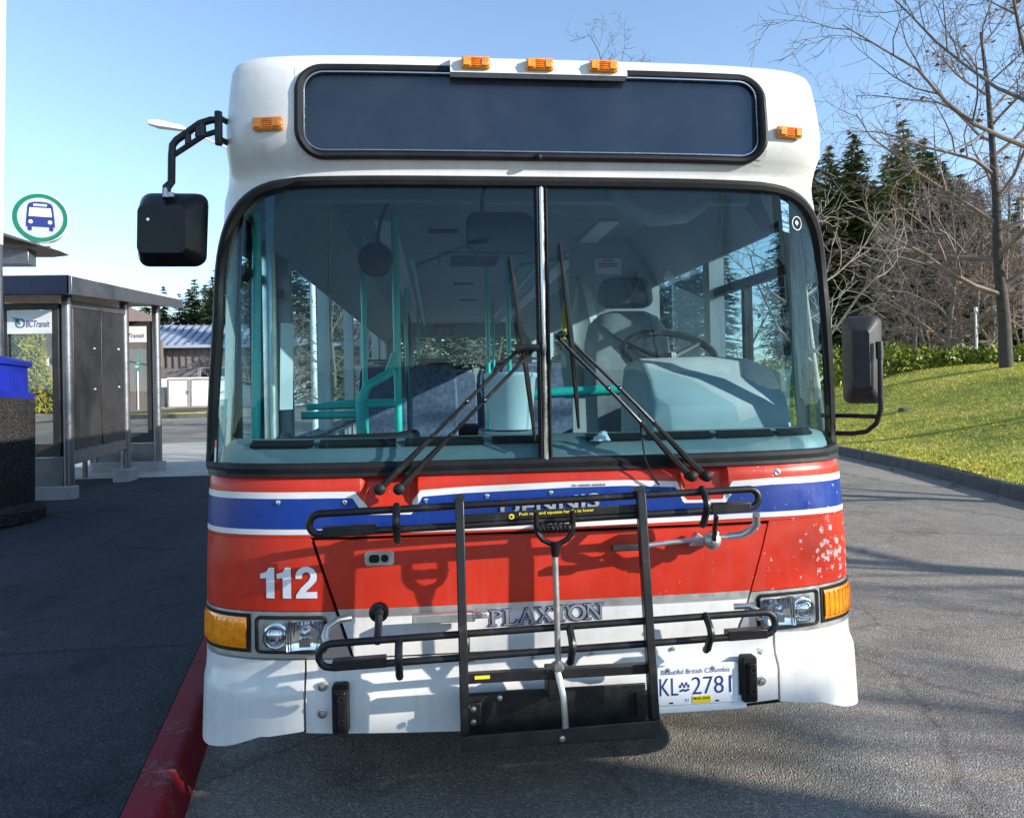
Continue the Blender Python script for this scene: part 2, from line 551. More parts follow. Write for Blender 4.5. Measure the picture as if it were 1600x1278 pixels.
# upper red panel with the two wiper wells
def well(x, z):
    d = 0
    for x0, x1 in ((-.612, -.428), (.468, .640)):
        a = min((x - x0) / .018, (x1 - x) / .018, (z - 1.128) / .02, 1)
        if a > 0: d = max(d, .030 * min(1, a) * min(1, max(0, (z - 1.10) / .08)))
    return d
mb = MB()
xs = lin(-.92, -.66, 8) + lin(-.65, -.39, 44) + lin(-.37, .43, 20) + lin(.44, .67, 40) + lin(.69, .92, 8)
band(mb, cols(xs, .30, .30), lambda x: 1.049, 1.256, 22, lip=.02, dent=well)
mb.build('cowl_panel', 'red', bus)
# stripes: thin vinyl bands following the panels
S1T = [(-.70, 1.195), (-.632, 1.194), (-.622, 1.180), (-.594, 1.144), (-.590, 1.132), (-.451, 1.129), (-.446, 1.155), (-.418, 1.193), (-.285, 1.200), (.082, 1.207), (.280, 1.206), (.455, 1.196), (.471, 1.150), (.488, 1.131), (.615, 1.130), (.653, 1.190), (.80, 1.195), (1.2, 1.192)]
S1B = [(-.70, 1.174), (-.640, 1.173), (-.612, 1.130), (-.596, 1.118), (-.450, 1.115), (-.425, 1.150), (-.412, 1.172), (-.285, 1.179), (.081, 1.187), (.280, 1.187), (.448, 1.177), (.476, 1.122), (.626, 1.119), (.664, 1.166), (.80, 1.172), (1.2, 1.168)]
S2T = [(-1.2, 1.076), (0, 1.071), (.7, 1.079), (1.0, 1.076), (1.2, 1.072)]
S2B = [(-1.2, 1.058), (0, 1.056), (.7, 1.062), (1.0, 1.058), (1.2, 1.052)]
fx = lin(-.92, -.66, 6) + lin(-.65, -.39, 80) + lin(-.37, .43, 16) + lin(.44, .67, 72) + lin(.69, .92, 6)
mb = MB(); band(mb, cols(fx, .12, LEN), lambda x: tab(S1B, x), lambda x: tab(S1T, x), 2, off=.0022, lip=0, dent=well); mb.build('white_stripe', 'stripe', bus)
mb = MB(); band(mb, cols(fx, .12, LEN), lambda x: tab(S2T, x), lambda x: tab(S1B, x), 4, off=.0018, lip=0, dent=well); mb.build('blue_stripe', 'blue', bus)
mb = MB(); band(mb, cols(lin(-.92, .92, 30), .12, LEN), lambda x: tab(S2B, x), lambda x: tab(S2T, x), 1, off=.0022, lip=0); mb.build('white_stripe', 'stripe', bus)

# sides below the windows, wheel arches and wheels
def side_bottom(y):
    for yc in (1.75, 6.4):
        if abs(y - yc) < .52:
            return .33 + math.sqrt(.52 ** 2 - (y - yc) ** 2)
    return .33
for sgn in (-1, 1):
    mb = MB(); ys = [.745 + (LEN - .325) * k / 120 for k in range(121)]
    if sgn < 0: ys = [y for y in ys if y > 1.36]
    ys = [y for y in ys if y < DC + LEN]
    G = []
    for k in range(5):
        G.append([(sgn * tab(WID, side_bottom(y) + (1.256 - side_bottom(y)) * k / 4), y, side_bottom(y) + (1.256 - side_bottom(y)) * k / 4) for y in ys])
    mb.grid(G)
    mb.build('side_panel', 'white', bus)
    mb = MB(); band(mb, [sgn * (math.pi / 2 + d) for d in lin(.30 if sgn > 0 else .95, LEN, 10)], .82, 1.05, 2, off=.0015, lip=0); mb.build('red_stripe', 'red', bus)
    mb = MB(); band(mb, [sgn * (math.pi / 2 + d) for d in lin(*((.30, .33) if sgn > 0 else (.10, .13)), 1)], .655, 1.256, 2, off=0, lip=0); mb.build('side_panel', 'white', bus)
def wheel(x, y):
    sg = 1 if x > 0 else -1
    w = MB(); w.lathe([(.30, -.11), (.42, -.12), (.455, -.08), (.455, .08), (.42, .12), (.30, .11)], (x, y, .53), 'X', 28)
    w = w.build('wheel', 'rubber', bus)
    h = MB(); h.lathe([(.04, .03), (.16, .06), (.22, .04), (.27, .10), (.30, .112)] if sg > 0 else [(.30, -.112), (.27, -.10), (.22, -.04), (.16, -.06), (.04, -.03)], (x, y, .53), 'X', 24)
    h.build('rim', 'steel', w)
for y in (1.75, 6.4):
    for x in (-1.0, 1.0):
        wheel(x, y)

# roof cap, windscreen arch, A pillars and roof in one shell
def arch(x, c, rx, h):
    a = abs(x)
    if a <= c: return 1.80 + h
    u = (a - c) / rx
    return 1.80 + h * (1 - u ** 2.6) ** (1 / 2.6) if u < 1 else 1.6
def shell_cols():
    c = []
    side = [0, .06, .10, .101, .6, 2, 4, 6, LEN]
    c += [-(math.pi / 2 + d) for d in side[:0:-1]]
    c += [-t for t in [TQ[0] + (TQ[-1] - TQ[0]) * k / 30 for k in range(31)][::-1]]
    c += [('x', x) for x in lin(-.86, -.78, 4) + lin(-.74, .74, 37) + lin(.78, .86, 4)]
    c += [TQ[0] + (TQ[-1] - TQ[0]) * k / 30 for k in range(31)]
    c += [math.pi / 2 + d for d in side[1:]]
    return c
SCOL = shell_cols()
def cap_b(c):
    if not isinstance(c, tuple) and abs(c) > math.pi / 2 - 1e-6:
        d = abs(c) - math.pi / 2
        return 1.256 if d < .1005 else 2.2
    x = abs(P(colt(c, 2.0), 2.0)[0])
    return max(arch(x, .80, .325, .438), 1.256) if x < 1.124 else 1.256
mb = MB(); G = []
fr = [0, .04, .10, .2, .35, .5, .65, .8, .9]
zfix = [2.30, 2.34, 2.40, 2.46, 2.52, 2.556, 2.59, 2.60]
cols_pts = []
for c in SCOL:
    b = cap_b(c); colp = []
    for f in fr:
        z = b + (2.30 - b) * f
        colp.append(P(colt(c, z), z))
    for z in zfix:
        colp.append(P(colt(c, z), z))
    for z, ins in ((2.628, .010), (2.646, .026), (2.659, .055), (2.666, .10), (2.673, .2), (2.681, .4), (2.69, .7), (2.695, 1.05)):
        colp.append(P(colt(c, 2.6), 2.6, 0, ins)[:2] + (z,))
    cols_pts.append(colp)
G = [[cp[i] for cp in cols_pts] for i in range(len(cols_pts[0]))]
i0 = len(fr); i1 = i0 + 6
xs_mid = [P(colt(c, 2.4), 2.4)[0] for c in SCOL]
mb.grid(G, skip=lambda i, j: i0 <= i < i1 and -.785 < xs_mid[j] and xs_mid[j + 1] < .785)
mb.build('roof_cap', 'white', bus, angle=60)
# thin dark underside so the shell is closed from inside
mb = MB(); mb.box2((-1.06, .55, 2.44), (1.06, DC + LEN - .02, 2.46)); mb.build('ceiling', 'ceil', bus)

# gasket round the windscreen
def gtop(x): return arch(x, .80, .30, .406)
loopx = lin(-.80, .80, 30)
top = [P(xt(x, 2.21), gtop(x) + .014, .004) for x in loopx]
def corner_pts(sg):
    out = []
    for k in range(1, 17):
        a = R(90 - 90 * k / 16); x = .80 + .305 * math.cos(a) ** (2 / 2.6); z = 1.80 + .418 * max(math.sin(a), 0) ** (2 / 2.6)
        out.append(P(xt(sg * min(x, 1.104), z), z, .004))
    t0 = xt(1.104, 1.80)
    for k, z in enumerate(lin(1.74, 1.32, 8)):
        out.append(P(sg * (t0 + (1.40 - t0) * (k + 1) / 9), z, .004))
    for t, z in ((1.38, 1.285), (1.34, 1.270)):
        out.append(P(sg * t, z, .004))
    return out
cr, cl = corner_pts(1), corner_pts(-1)
bot = [P(xt(x, 1.265), 1.268, .004) for x in lin(1.05, -1.05, 40)]
loop = top + cr + bot + cl[::-1]
mb = MB(); mb.tube(loop, .020, 8, closed=True)
mb.build('windscreen_gasket', 'rubber', bus)
# lower black seal lip
mb = MB(); band(mb, cols(lin(-.92, .92, 30), 0, 0), 1.243, 1.262, 1, off=.012, lip=.03); mb.build('windscreen_seal', 'rubber', bus)
# panes
def pane(sg):
    mb = MB()
    c = cols(lin(-.92, -.012, 22), 0, None) if sg < 0 else cols(lin(.028, .92, 22), None, 0)
    rows = lin(0, 1, 14)
    band(mb, c, lambda x: 1.26, lambda x: gtop(x) + .008 if abs(x) < 1.10 else (1.82 if abs(x) < 1.108 else 1.5), 14, off=-.004, lip=0)
    return mb.build('windscreen_pane', 'ws', bus)
pane(-1); pane(1)
mb = MB()
for x0, x1, o, mi in ((-.014, -.003, .010, 0), (-.002, .017, .012, 1), (.018, .029, .010, 0)):
    prof = [(x0, -.03), (x0, o * .7), (x0 + (x1 - x0) * .2, o), (x0 + (x1 - x0) * .5, o + .004), (x0 + (x1 - x0) * .8, o), (x1, o * .7), (x1, -.03)]
    mb.grid([[(x, sy(x, z) - d, z) for z in lin(1.262, 2.225, 12)] for x, d in prof], mi)
mb.build('centre_pillar', ['rubber', 'steelbar'], bus)

# destination window
def sd(x, z): return sy(x, 2.45) + .0175 + .012 * (z - 2.30) / .29
def frame_loop(w, h, r, off, n=8):
    return [(x, sy(x, z) - off, z) for x, z in densify(rrect(0, 2.445, w, h, r, n), .06)]
def densify(o, step):
    out = []
    for i in range(len(o)):
        a, b = o[i], o[(i + 1) % len(o)]
        d = math.hypot(b[0] - a[0], b[1] - a[1]); k = max(1, int(d / step))
        for j in range(k):
            out.append((a[0] + (b[0] - a[0]) * j / k, a[1] + (b[1] - a[1]) * j / k))
    return out
mb = MB(); mb.tube(frame_loop(1.575, .292, .078, .0), .0135, 8, True)
dw = mb.build('destination_frame', 'rubber', bus)
mb = MB(); mb.tube([(x, sd(x, z) - .006, z) for x, z in densify(rrect(0, 2.445, 1.545, .262, .066, 8), .06)], .0034, 6, True); mb.build('chrome_trim', 'steelbar', dw)
mb = MB(); ins = rrect(0, 2.445, 1.575, .292, .078, 8); n_ = len(ins); ous = []
for x, z in ins:
    k = min(.80 / max(abs(x), 1e-6), .158 / max(abs(z - 2.445), 1e-6)); ous.append((x * k, 2.445 + (z - 2.445) * k))
mb.add(conform(ins, .001) + conform(ous, .0012), [(i, (i + 1) % n_, n_ + (i + 1) % n_, n_ + i) for i in range(n_)])
mb.build('window_surround', 'white', bus)
mb = MB(); mb.grid([[(x, sd(x, z) + .004, z) for x in lin(-.785, .785, 30)] for z in lin(2.302, 2.589, 6)]); mb.build('destination_glass', 'destg', bus)
mb = MB(); mb.grid([[(x, sd(x, z) + .028, z) for x in lin(-.80, .82, 30)] for z in lin(2.295, 2.597, 6)]); mb.build('destination_blind', 'dest', bus)
mb = MB(); mb.lathe([(.012, 0), (.012, -.012), (.007, -.02), (.002, -.022)], (-.003, sy(0, 2.295) - .008, 2.294), 'Y', 10); mb.build('washer_nozzle', 'rubber', bus)

# marker lamps on the roof
mb = MB()
G = [[(x, sy(x, z) - o, z) for x in lin(-.292, .302, 10)] for z, o in ((2.564, .0), (2.566, .035), (2.616, .035), (2.630, .0), (2.640, -.14))]
mb.grid(G)
for x in (-.292, .302):
    mb.add([(x, sy(x, 2.59) + .1, 2.564), (x, sy(x, 2.59) - .035, 2.566), (x, sy(x, 2.6) - .035, 2.616), (x, sy(x, 2.6) + .1, 2.640)], [(0, 1, 2, 3)])
mb.build('lamp_rail', 'white', bus, angle=25)
def marker(cx, cz, w, h, off):
    y = sy(cx, cz)
    dydx = (sy(cx + .02, cz) - sy(cx - .02, cz)) / .04
    rot = Matrix.Rotation(math.atan(dydx), 3, 'Z')
    mb = MB()
    def bx(c, d): 
        v = rot @ Vector(c); mb.box((cx + v.x, y - off + v.y, cz + v.z), d, 0, rot)
    bx((0, -.010, 0), (w, .020, h))
    o = mb.build('marker_lamp', 'amber', bus, bevel=.004)
    mb = MB()
    bx((-w * .32, -.022, 0), (w * .24, .008, h * .7)); bx((w * .32, -.022, 0), (w * .24, .008, h * .7))
    for k in range(-2, 3): bx((0, -.021, k * h * .16), (w * .30, .006, h * .07))
    mb.build('lens', 'amber', o, bevel=.002)
    for s_ in (-1, 1):
        v = rot @ Vector((s_ * w * .46, -.02, -h * .2 * s_)); mb = MB(); mb.lathe([(.004, 0), (.004, -.003)], (cx + v.x, y - off + v.y, cz + v.z), 'Y', 8); mb.build('screw', 'steel', o)
for cx, cz, w, h, off in ((-.208, 2.596, .094, .038, .035), (.004, 2.595, .092, .038, .035), (.220, 2.595, .096, .038, .035), (-.883, 2.394, .098, .040, 0), (.877, 2.394, .096, .038, 0)):
    marker(cx, cz, w, h, off)

# turn signals and headlights
def t_at(x, z): return xt(x, z)
for sgn in (-1, 1):
    a = .995
    c = [sgn * t for t in lin(xt(a, .74), math.pi / 2 - .02, 14)]
    if sgn < 0: c = c[::-1]
    mb = MB(); band(mb, c, .686, .788, 6, off=.009, lip=.03, dent=lambda x, z: .006 * max(abs(z - .737) / .051, 0) ** 6)
    o = mb.build('turn_signal', 'amber', bus, angle=50)
    c2 = [sgn * t for t in lin(xt(a - .014, .74), math.pi / 2, 14)]
    if sgn < 0: c2 = c2[::-1]
    mb = MB(); band(mb, c2, .674, .800, 2, off=.003, lip=.02); mb.build('bezel', 'rubber', o)
    mb = MB()
    for k in range(9):
        t = sgn * (xt(a + .02, .74) + k * .055)
        q = [P(t, z, .0085) for z in (.695, .78)]
        mb.tube(q, .0022, 5)
    mb.build('lens_rib', 'amber', o)
def headlight(sgn):
    x0, x1 = (-.957, -.738) if sgn < 0 else (.735, .960)
    z0, z1 = (.682, .786) if sgn < 0 else (.682, .790)
    mb = MB()
    ol = densify(rrect((x0 + x1) / 2, (z0 + z1) / 2, x1 - x0 + .008, z1 - z0 + .008, .014, 4), .03)
    mb.tube([(x, sy(x, z) - .003, z) for x, z in ol], .006, 6, True)
    o = mb.build('headlight', 'rubber', bus)
    mb = MB()
    G = [[(x, sy(x, z) - .0015, z) for x in lin(x0, x1, 8)] for z in lin(z0, z1, 4)]; mb.grid(G)
    mb.build('back_plate', 'silver', o)
    xa = x0 + (x1 - x0) * (.28 if sgn < 0 else .74); zc = (z0 + z1) / 2
    mb = MB()
    # main bowl and cut-off shelf, then the projector barrel
    xb = x0 + (x1 - x0) * (.72 if sgn < 0 else .30)
    yb = sy(xb, zc) - .004
    G = []
    for k in range(7):
        u = -1 + 2 * k / 6
        G.append([(xb + v * .058, yb - .012 * (u * u * .6 + v * v) + .004, zc + u * .046) for v in lin(-1, 1, 8)])
    mb.grid(G)
    mb.lathe([(.012, 0), (.016, -.010), (.010, -.016), (.002, -.018)], (xb, yb, zc + .010), 'Y', 12)
    mb.box((xb, yb - .006, zc - .022), (.036, .014, .026))
    mb.build('reflector', 'chrome', o)
    mb = MB(); ya = sy(xa, zc) - .002
    mb.lathe([(.043, 0), (.043, -.008), (.037, -.010), (.036, -.006), (.030, -.012), (.018, -.018), (.003, -.020)], (xa, ya, zc - .004), 'Y', 24)
    mb.build('projector', 'chrome', o)
    mb = MB(); G = []
    for z in lin(z0, z1, 3):
        G.append([(x, sy(x, z) - .024 + .0012 * (k % 2), z) for k, x in enumerate(lin(x0, x1, 44))])
    mb.grid(G); mb.build('lens', 'clear', o, angle=20)
    mb = MB(); xm = (xa + xb) / 2
    for dx in (-.004, .004): mb.box((xm + dx, sy(xm, zc) - .014, zc), (.003, .02, z1 - z0 - .01))
    mb.build('divider', 'chrome', o)
headlight(-1); headlight(1)

# lettering and badges
def decal(name, s, x, z, w, h, m, d=.004, shear=0, bold=0., parent=bus, slope=0.):
    vs, fs = text_mesh(s, w, h, shear, bold)
    vv = [(x + a, z + b + slope * a) for a, b in vs]
    mb = MB(); mb.add(conform(vv, d), fs)
    return mb.build(name, m, parent, smooth=False)
def poly_letter(mb, strokes, mi, d0, d1):
    for o in strokes:
        mb.loft([[(x, sy(x, z) - d0, z) for x, z in o], [(x, sy(x, z) - d1, z) for x, z in o]], mi)
# fleet number, drawn as heavy grotesque figures
def one(x, z, w, h):
    return [(x + w * .42, z), (x + w, z), (x + w, z + h), (x + w * .62, z + h), (x + w * .45, z + h * .86), (x, z + h * .79), (x, z + h * .64), (x + w * .42, z + h * .66)]
def two(x, z, w, h):
    o = [(x, z + h * .62)]; i_ = []
    for k in range(11):
        a = R(180 - 18 * k); o.append((x + w / 2 + w / 2 * math.cos(a), z + h * .68 + h * .32 * math.sin(a)))
    o += [(x + w * .97, z + h * .55), (x + w * .80, z + h * .42), (x + w * .45, z + h * .20), (x + w, z + h * .20), (x + w, z), (x, z), (x + w * .03, z + h * .12), (x + w * .25, z + h * .33), (x + w * .60, z + h * .55), (x + w * .69, z + h * .66)]
    for k in range(11):
        a = R(0 + 18 * k); o.append((x + w / 2 + w * .20 * math.cos(a), z + h * .69 + h * .14 * math.sin(a)))
    o += [(x + w * .30, z + h * .62)]
    return o
mb = MB()
for o in (one(-.945, .853, .047, .100), one(-.890, .853, .047, .100), two(-.828, .853, .070, .103)):
    v = conform(o, .003); mb.add(v, [tuple(range(len(v)))])
mb.build('fleet_number', 'letter', bus, smooth=False)
# maker's badge: raised serif capitals with a dark edge
def serif(ch, w, h):
    t, th, s = w * .20, w * .09, h * .07
    ser = lambda cx, z, sw: [(cx - sw / 2, z), (cx + sw / 2, z), (cx + sw / 2, z + s), (cx - sw / 2, z + s)]
    bar = lambda x0, z0, x1, z1, k: [(x0 - k / 2, z0), (x0 + k / 2, z0), (x1 + k / 2, z1), (x1 - k / 2, z1)]
    def arc(cx, cz, rx, rz, a0, a1, k, n=14):
        o = [(cx + rx * math.cos(R(a0 + (a1 - a0) * i / n)), cz + rz * math.sin(R(a0 + (a1 - a0) * i / n))) for i in range(n + 1)]
        q = [(cx + (rx - k) * math.cos(R(a0 + (a1 - a0) * i / n)), cz + (rz - k * .6) * math.sin(R(a0 + (a1 - a0) * i / n))) for i in range(n + 1)]
        return [[o[i], o[i + 1], q[i + 1], q[i]] for i in range(n)]
    if ch == 'P': return [bar(w * .25, 0, w * .25, h, t), ser(w * .25, 0, w * .5), ser(w * .2, h - s, w * .4)] + arc(w * .35, h * .74, w * .55, h * .26, 90, -90, t) 
    if ch == 'L': return [bar(w * .25, 0, w * .25, h, t), ser(w * .25, h - s, w * .5), [(0, 0), (w * .9, 0), (w, h * .3), (w * .92, h * .3), (w * .75, s * 1.2), (0, s * 1.2)]]
    if ch == 'A': return [bar(w * .12, 0, w * .5, h, th), bar(w * .85, 0, w * .48, h, t), ser(w * .12, 0, w * .36), ser(w * .86, 0, w * .44), [(w * .24, h * .3), (w * .72, h * .3), (w * .70, h * .38), (w * .27, h * .38)]]
    if ch == 'X': return [bar(w * .84, 0, w * .16, h, t), bar(w * .14, 0, w * .84, h, th), ser(w * .14, 0, w * .36), ser(w * .84, 0, w * .42), ser(w * .17, h - s, w * .42), ser(w * .84, h - s, w * .36)]
    if ch == 'T': return [bar(w * .5, 0, w * .5, h, t), ser(w * .5, 0, w * .5), [(0, h * .72), (w * .08, h * .72), (w * .14, h - s * 1.2), (w * .86, h - s * 1.2), (w * .92, h * .72), (w, h * .72), (w, h), (0, h)]]
    if ch == 'O': return arc(w * .5, h * .5, w * .52, h * .52, 0, 360, t, 28)
    if ch == 'N': return [bar(w * .16, 0, w * .16, h, th), bar(w * .84, 0, w * .84, h, th), bar(w * .82, 0, w * .16, h, t), ser(w * .16, 0, w * .36), ser(w * .12, h - s, w * .36), ser(w * .84, h - s, w * .36)]
mb = MB(); mk = MB(); x = -.200
for ch, w in zip('PLAXTON', (.048, .050, .062, .062, .052, .060, .062)):
    z = .742 + (x + .2) * .022
    st = [[(x + a, z + b) for a, b in o] for o in serif(ch, w, .052)]
    poly_letter(mb, st, 0, .006, .0085)
    for dx, dz in ((-.0035, -.0025), (.0018, -.003), (-.0032, .002), (.0016, .0018)):
        poly_letter(mk, [[(a + dx, b + dz) for a, b in o] for o in st], 0, .0035, .0055)
    x += w * .96
bd = mb.build('maker_badge', 'silver', bus, smooth=False)
mk.build('badge_edge', 'navy', bd, smooth=False)
decal('engine_badge', 'DENNIS', -.155, 1.100, .335, .048, 'silver', .008, bold=.018, slope=.06)
mb = MB()
for k in range(22):
    if k not in (3, 12): mb.add(conform([(.09 + k * .0052 + a, 1.190 + b) for a, b in ((0, 0), (.0032, 0), (.0032, .006 + .003 * (k % 3 == 0)), (0, .006))], .0045), [(0, 1, 2, 3)])
mb.build('faded_print', 'gap', bus, smooth=False)
# bolts across the blue stripe, bumper bolts, latches, blocks
for x, z in ((-.884, 1.162), (-.665, 1.160), (-.400, 1.159), (-.198, 1.167), (.017, 1.171)):
    mb = MB(); mb.lathe([(.008, 0), (.008, -.005), (.004, -.006), (.003, -.002)], (x, sy(x, z), z), 'Y', 10); mb.build('bolt', 'chrome', bus)
def bolt(x, z, r=.016):
    mb = MB(); mb.lathe([(r, 0), (r, -.004), (r * .72, -.005), (r * .66, -.001), (r * .5, -.001), (r * .5, -.008), (.002, -.009)], (x, sy(x, z), z), 'Y', 14); mb.build('bolt', 'steel', bus)
for x, z in ((-.744, .574), (-.744, .492), (.729, .600), (.722, .514)): bolt(x, z)
for x, z in ((-.260, .640), (-.06, .640), (.14, .640), (.33, .640), (.42, .640), (.55, .640)):
    mb = MB(); mb.lathe([(.007, 0), (.007, -.006), (.003, -.007)], (x, sy(x, z), z - .006), 'Y', 8); mb.build('bolt', 'steel', bus)
for x, z0, z1 in ((-.683, .436, .592), (.667, .456, .610)):
    y = sy(x, .5); zc = (z0 + z1) / 2
    mb = MB(); mb.prism(rrect(x, zc, .052, z1 - z0, .010), y - .034, y + .005); o = mb.build('bumper_block', 'rubber', bus, bevel=.005)
    mb = MB(); mb.prism(rrect(x + .004, zc - .004, .030, (z1 - z0) * .80, .006), y - .046, y - .03); mb.build('pad', 'gloss', o, bevel=.006)
    for dz in (.035, -.035):
        mb = MB(); mb.lathe([(.010, 0), (.010, -.004), (.007, -.004), (.006, .006)], (x + .004, y - .045, zc + dz), 'Y', 12); mb.build('bolt_hole', 'gap', o)
mb = MB(); y = sy(-.555, .977); mb.prism(rrect(-.555, .977, .096, .048, .012), y - .006, y + .004); o = mb.build('bonnet_latch', 'steel', bus, bevel=.002)
mb = MB(); mb.prism(rrect(-.572, .977, .034, .026, .010), y - .009, y - .004); mb.lathe([(.013, 0), (.012, -.006), (.004, -.007)], (-.538, y - .005, .977), 'Y', 12); mb.build('lock', 'gap', o)
# bullet-shaped hole scar on the right of the cowl
mb = MB(); mb.lathe([(.014, -.001), (.009, -.004), (.004, -.003), (.003, .002)], (.825, sy(.825, 1.212), 1.212), 'Y', 10); mb.build('grommet', 'steel', bus)
# number plate
def plate():
    x0, x1, z0, z1 = .352, .630, .457, .590
    y = sy(.49, .52) - .012
    mb = MB(); mb.prism(rrect((x0 + x1) / 2, (z0 + z1) / 2, x1 - x0, z1 - z0, .010), y, y + .008)
    mb.box2((x0 - .004, y + .004, z0 - .026), (x1 + .03, y + .014, z0 + .02))
    o = mb.build('number_plate', 'plate', bus, bevel=.002)
    def tx(name, s, x, z, w, h, m, bold=0., extra=0):
        vs, fs = text_mesh(s, w, h, 0, bold); mb = MB(); mb.add([(x + a, y - .0015 - extra, z + b) for a, b in vs], fs); mb.build(name, m, o, smooth=False)
    tx('plate_slogan', 'Beautiful British Columbia', .366, .561, .236, .016, 'navy')
    tx('plate_number', 'KL', .360, .491, .063, .058, 'navy', -.008)
    tx('plate_number', '2781', .470, .491, .135, .058, 'navy', -.008)
    mb = MB(); mb.box2((.470, y - .002, .462), (.534, y - .0006, .485)); mb.build('plate_sticker', 'yellow', o, smooth=False)
    tx('sticker_print', 'MAR 2020', .474, .474, .056, .008, 'gap', .01, .0015)
    tx('plate_print', '31', .444, .468, .013, .010, 'gap')
    mb = MB()
    for k in range(5): mb.box((.430 + .007 * k, y - .001, .516 + .008 * (k % 2) + .004), (.006, .001, .010))
    for k in range(4): mb.box((.432 + .008 * k, y - .001, .505 + .003 * (k % 2)), (.009, .001, .006))
    mb.build('plate_emblem', 'navy', o, smooth=False)
    for x, z in ((.390, .577), (.545, .577)):
        mb = MB(); mb.lathe([(.007, 0), (.006, -.004), (.002, -.005)], (x, y, z), 'Y', 10); mb.build('screw', 'steel', o)
    for x in (.398, .556):
        mb = MB(); mb.box((x, y - .001, .466), (.012, .001, .005)); mb.build('slot', 'gap', o, smooth=False)
plate()
# stickers on the glass
mb = MB(); mb.add([P(t, z, .001) for t, z in ((-1.235, 1.335), (-1.19, 1.335), (-1.19, 1.362), (-1.235, 1.362))], [(0, 1, 2, 3)]); mb.build('glass_sticker', 'orangeprint', bus, smooth=False)
mb = MB(); mb.add([P(t, z, .001) for t, z in ((-1.24, 1.285), (-1.19, 1.285), (-1.19, 1.335), (-1.24, 1.335))], [(0, 1, 2, 3)]); mb.build('glass_sticker', 'paper', bus, smooth=False)
mb = MB(); mb.tube([(.952 + .021 * math.cos(a), sy(.952 + .021 * math.cos(a), 2.10) - .001, 2.102 + .024 * math.sin(a)) for a in lin(0, 2 * math.pi, 24)[:-1]], .0016, 4, True)
mb.add([(.952, sy(.952, 2.1) - .001, 2.094), (.960, sy(.96, 2.1) - .001, 2.104), (.952, sy(.952, 2.1) - .001, 2.114), (.944, sy(.944, 2.1) - .001, 2.104)], [(0, 1, 2, 3)])
mb.build('round_sticker', 'paper', bus, smooth=False)
# ------------------------------------------------------------------ wipers
def wiper(bases, tops, blade, sh_dir):
    o = None
    for i, (b, t) in enumerate(zip(bases, tops)):
        pts = []
        for k in range(9):
            f = k / 8; x = b[0] + (t[0] - b[0]) * f; z = b[1] + (t[1] - b[1]) * f
            pts.append((x, sy(x, z) - (.030 + .035 * math.sin(math.pi * min(f * 1.1, 1))) - .012 * i, z))
        mb = MB(); mb.tube(pts[:4], [.0165, .016, .0135, .010], 6, squash=.7); mb.tube(pts[3:], .0062, 8)
        a = mb.build('wiper_arm', 'black', bus)
        o = o or a
        h = MB(); h.lathe([(.017, .02), (.019, -.02), (.012, -.028), (.003, -.030)], (b[0], pts[0][1], b[1]), 'Y', 12)
        h.build('pivot', 'rubber', a)
        for q in (3, 5):
            h = MB(); h.lathe([(.009, .0), (.008, -.010), (.003, -.012)], pts[q], 'Y', 8); h.build('pin', 'rubber', a)
        n = MB(); n.lathe([(.0035, 0), (.003, -.013), (.001, -.014)], pts[5], 'Y', 8); n.build('rivet', 'chrome', a)
    (x0, z0), (x1, z1) = tops
    mb = MB(); y = sy(x0, z0) - .055
    mb.tube([(x0 - .012, y, z0), ((x0 + x1) / 2, y - .004, (z0 + z1) / 2 + .004), (x1 + .012, y, z1)], [.013, .011, .013], 8)
    mb.build('linkage', 'black', o)
    (bx0, bz0), (bx1, bz1) = blade
    pts = [(bx0 + (bx1 - bx0) * f, sy(bx0 + (bx1 - bx0) * f, bz0 + (bz1 - bz0) * f) - .018 - .022 * (1 - (2 * f - .95) ** 2), bz0 + (bz1 - bz0) * f) for f in lin(0, 1, 10)]
    mb = MB(); mb.tube(pts, [.004, .006, .008, .009, .009, .010, .009, .009, .008, .006, .004], 6)
    w = mb.build('wiper_blade', 'black', bus)
    pts = [(p[0], sy(p[0], p[2]) - .006, p[2]) for p in pts]
    mb = MB(); mb.tube(pts, .0045, 5); mb.build('blade_rubber', 'rubber', w)
wiper([(-.548, 1.204), (-.486, 1.204)], [(-.085, 1.652), (-.030, 1.656)], ((-.104, 1.969), (-.031, 1.345)), 1)
wiper([(.545, 1.214), (.489, 1.217)], [(.078, 1.700), (.044, 1.698)], ((.067, 2.012), (.120, 1.384)), 1)
mb = MB(); mb.tube([(.315, -.03, 1.43), (.322, -.022, 1.36), (.335, -.012, 1.28), (.36, -.008, 1.22), (.385, .0, 1.188)], .003, 6); mb.build('washer_hose', 'rubber', bus)

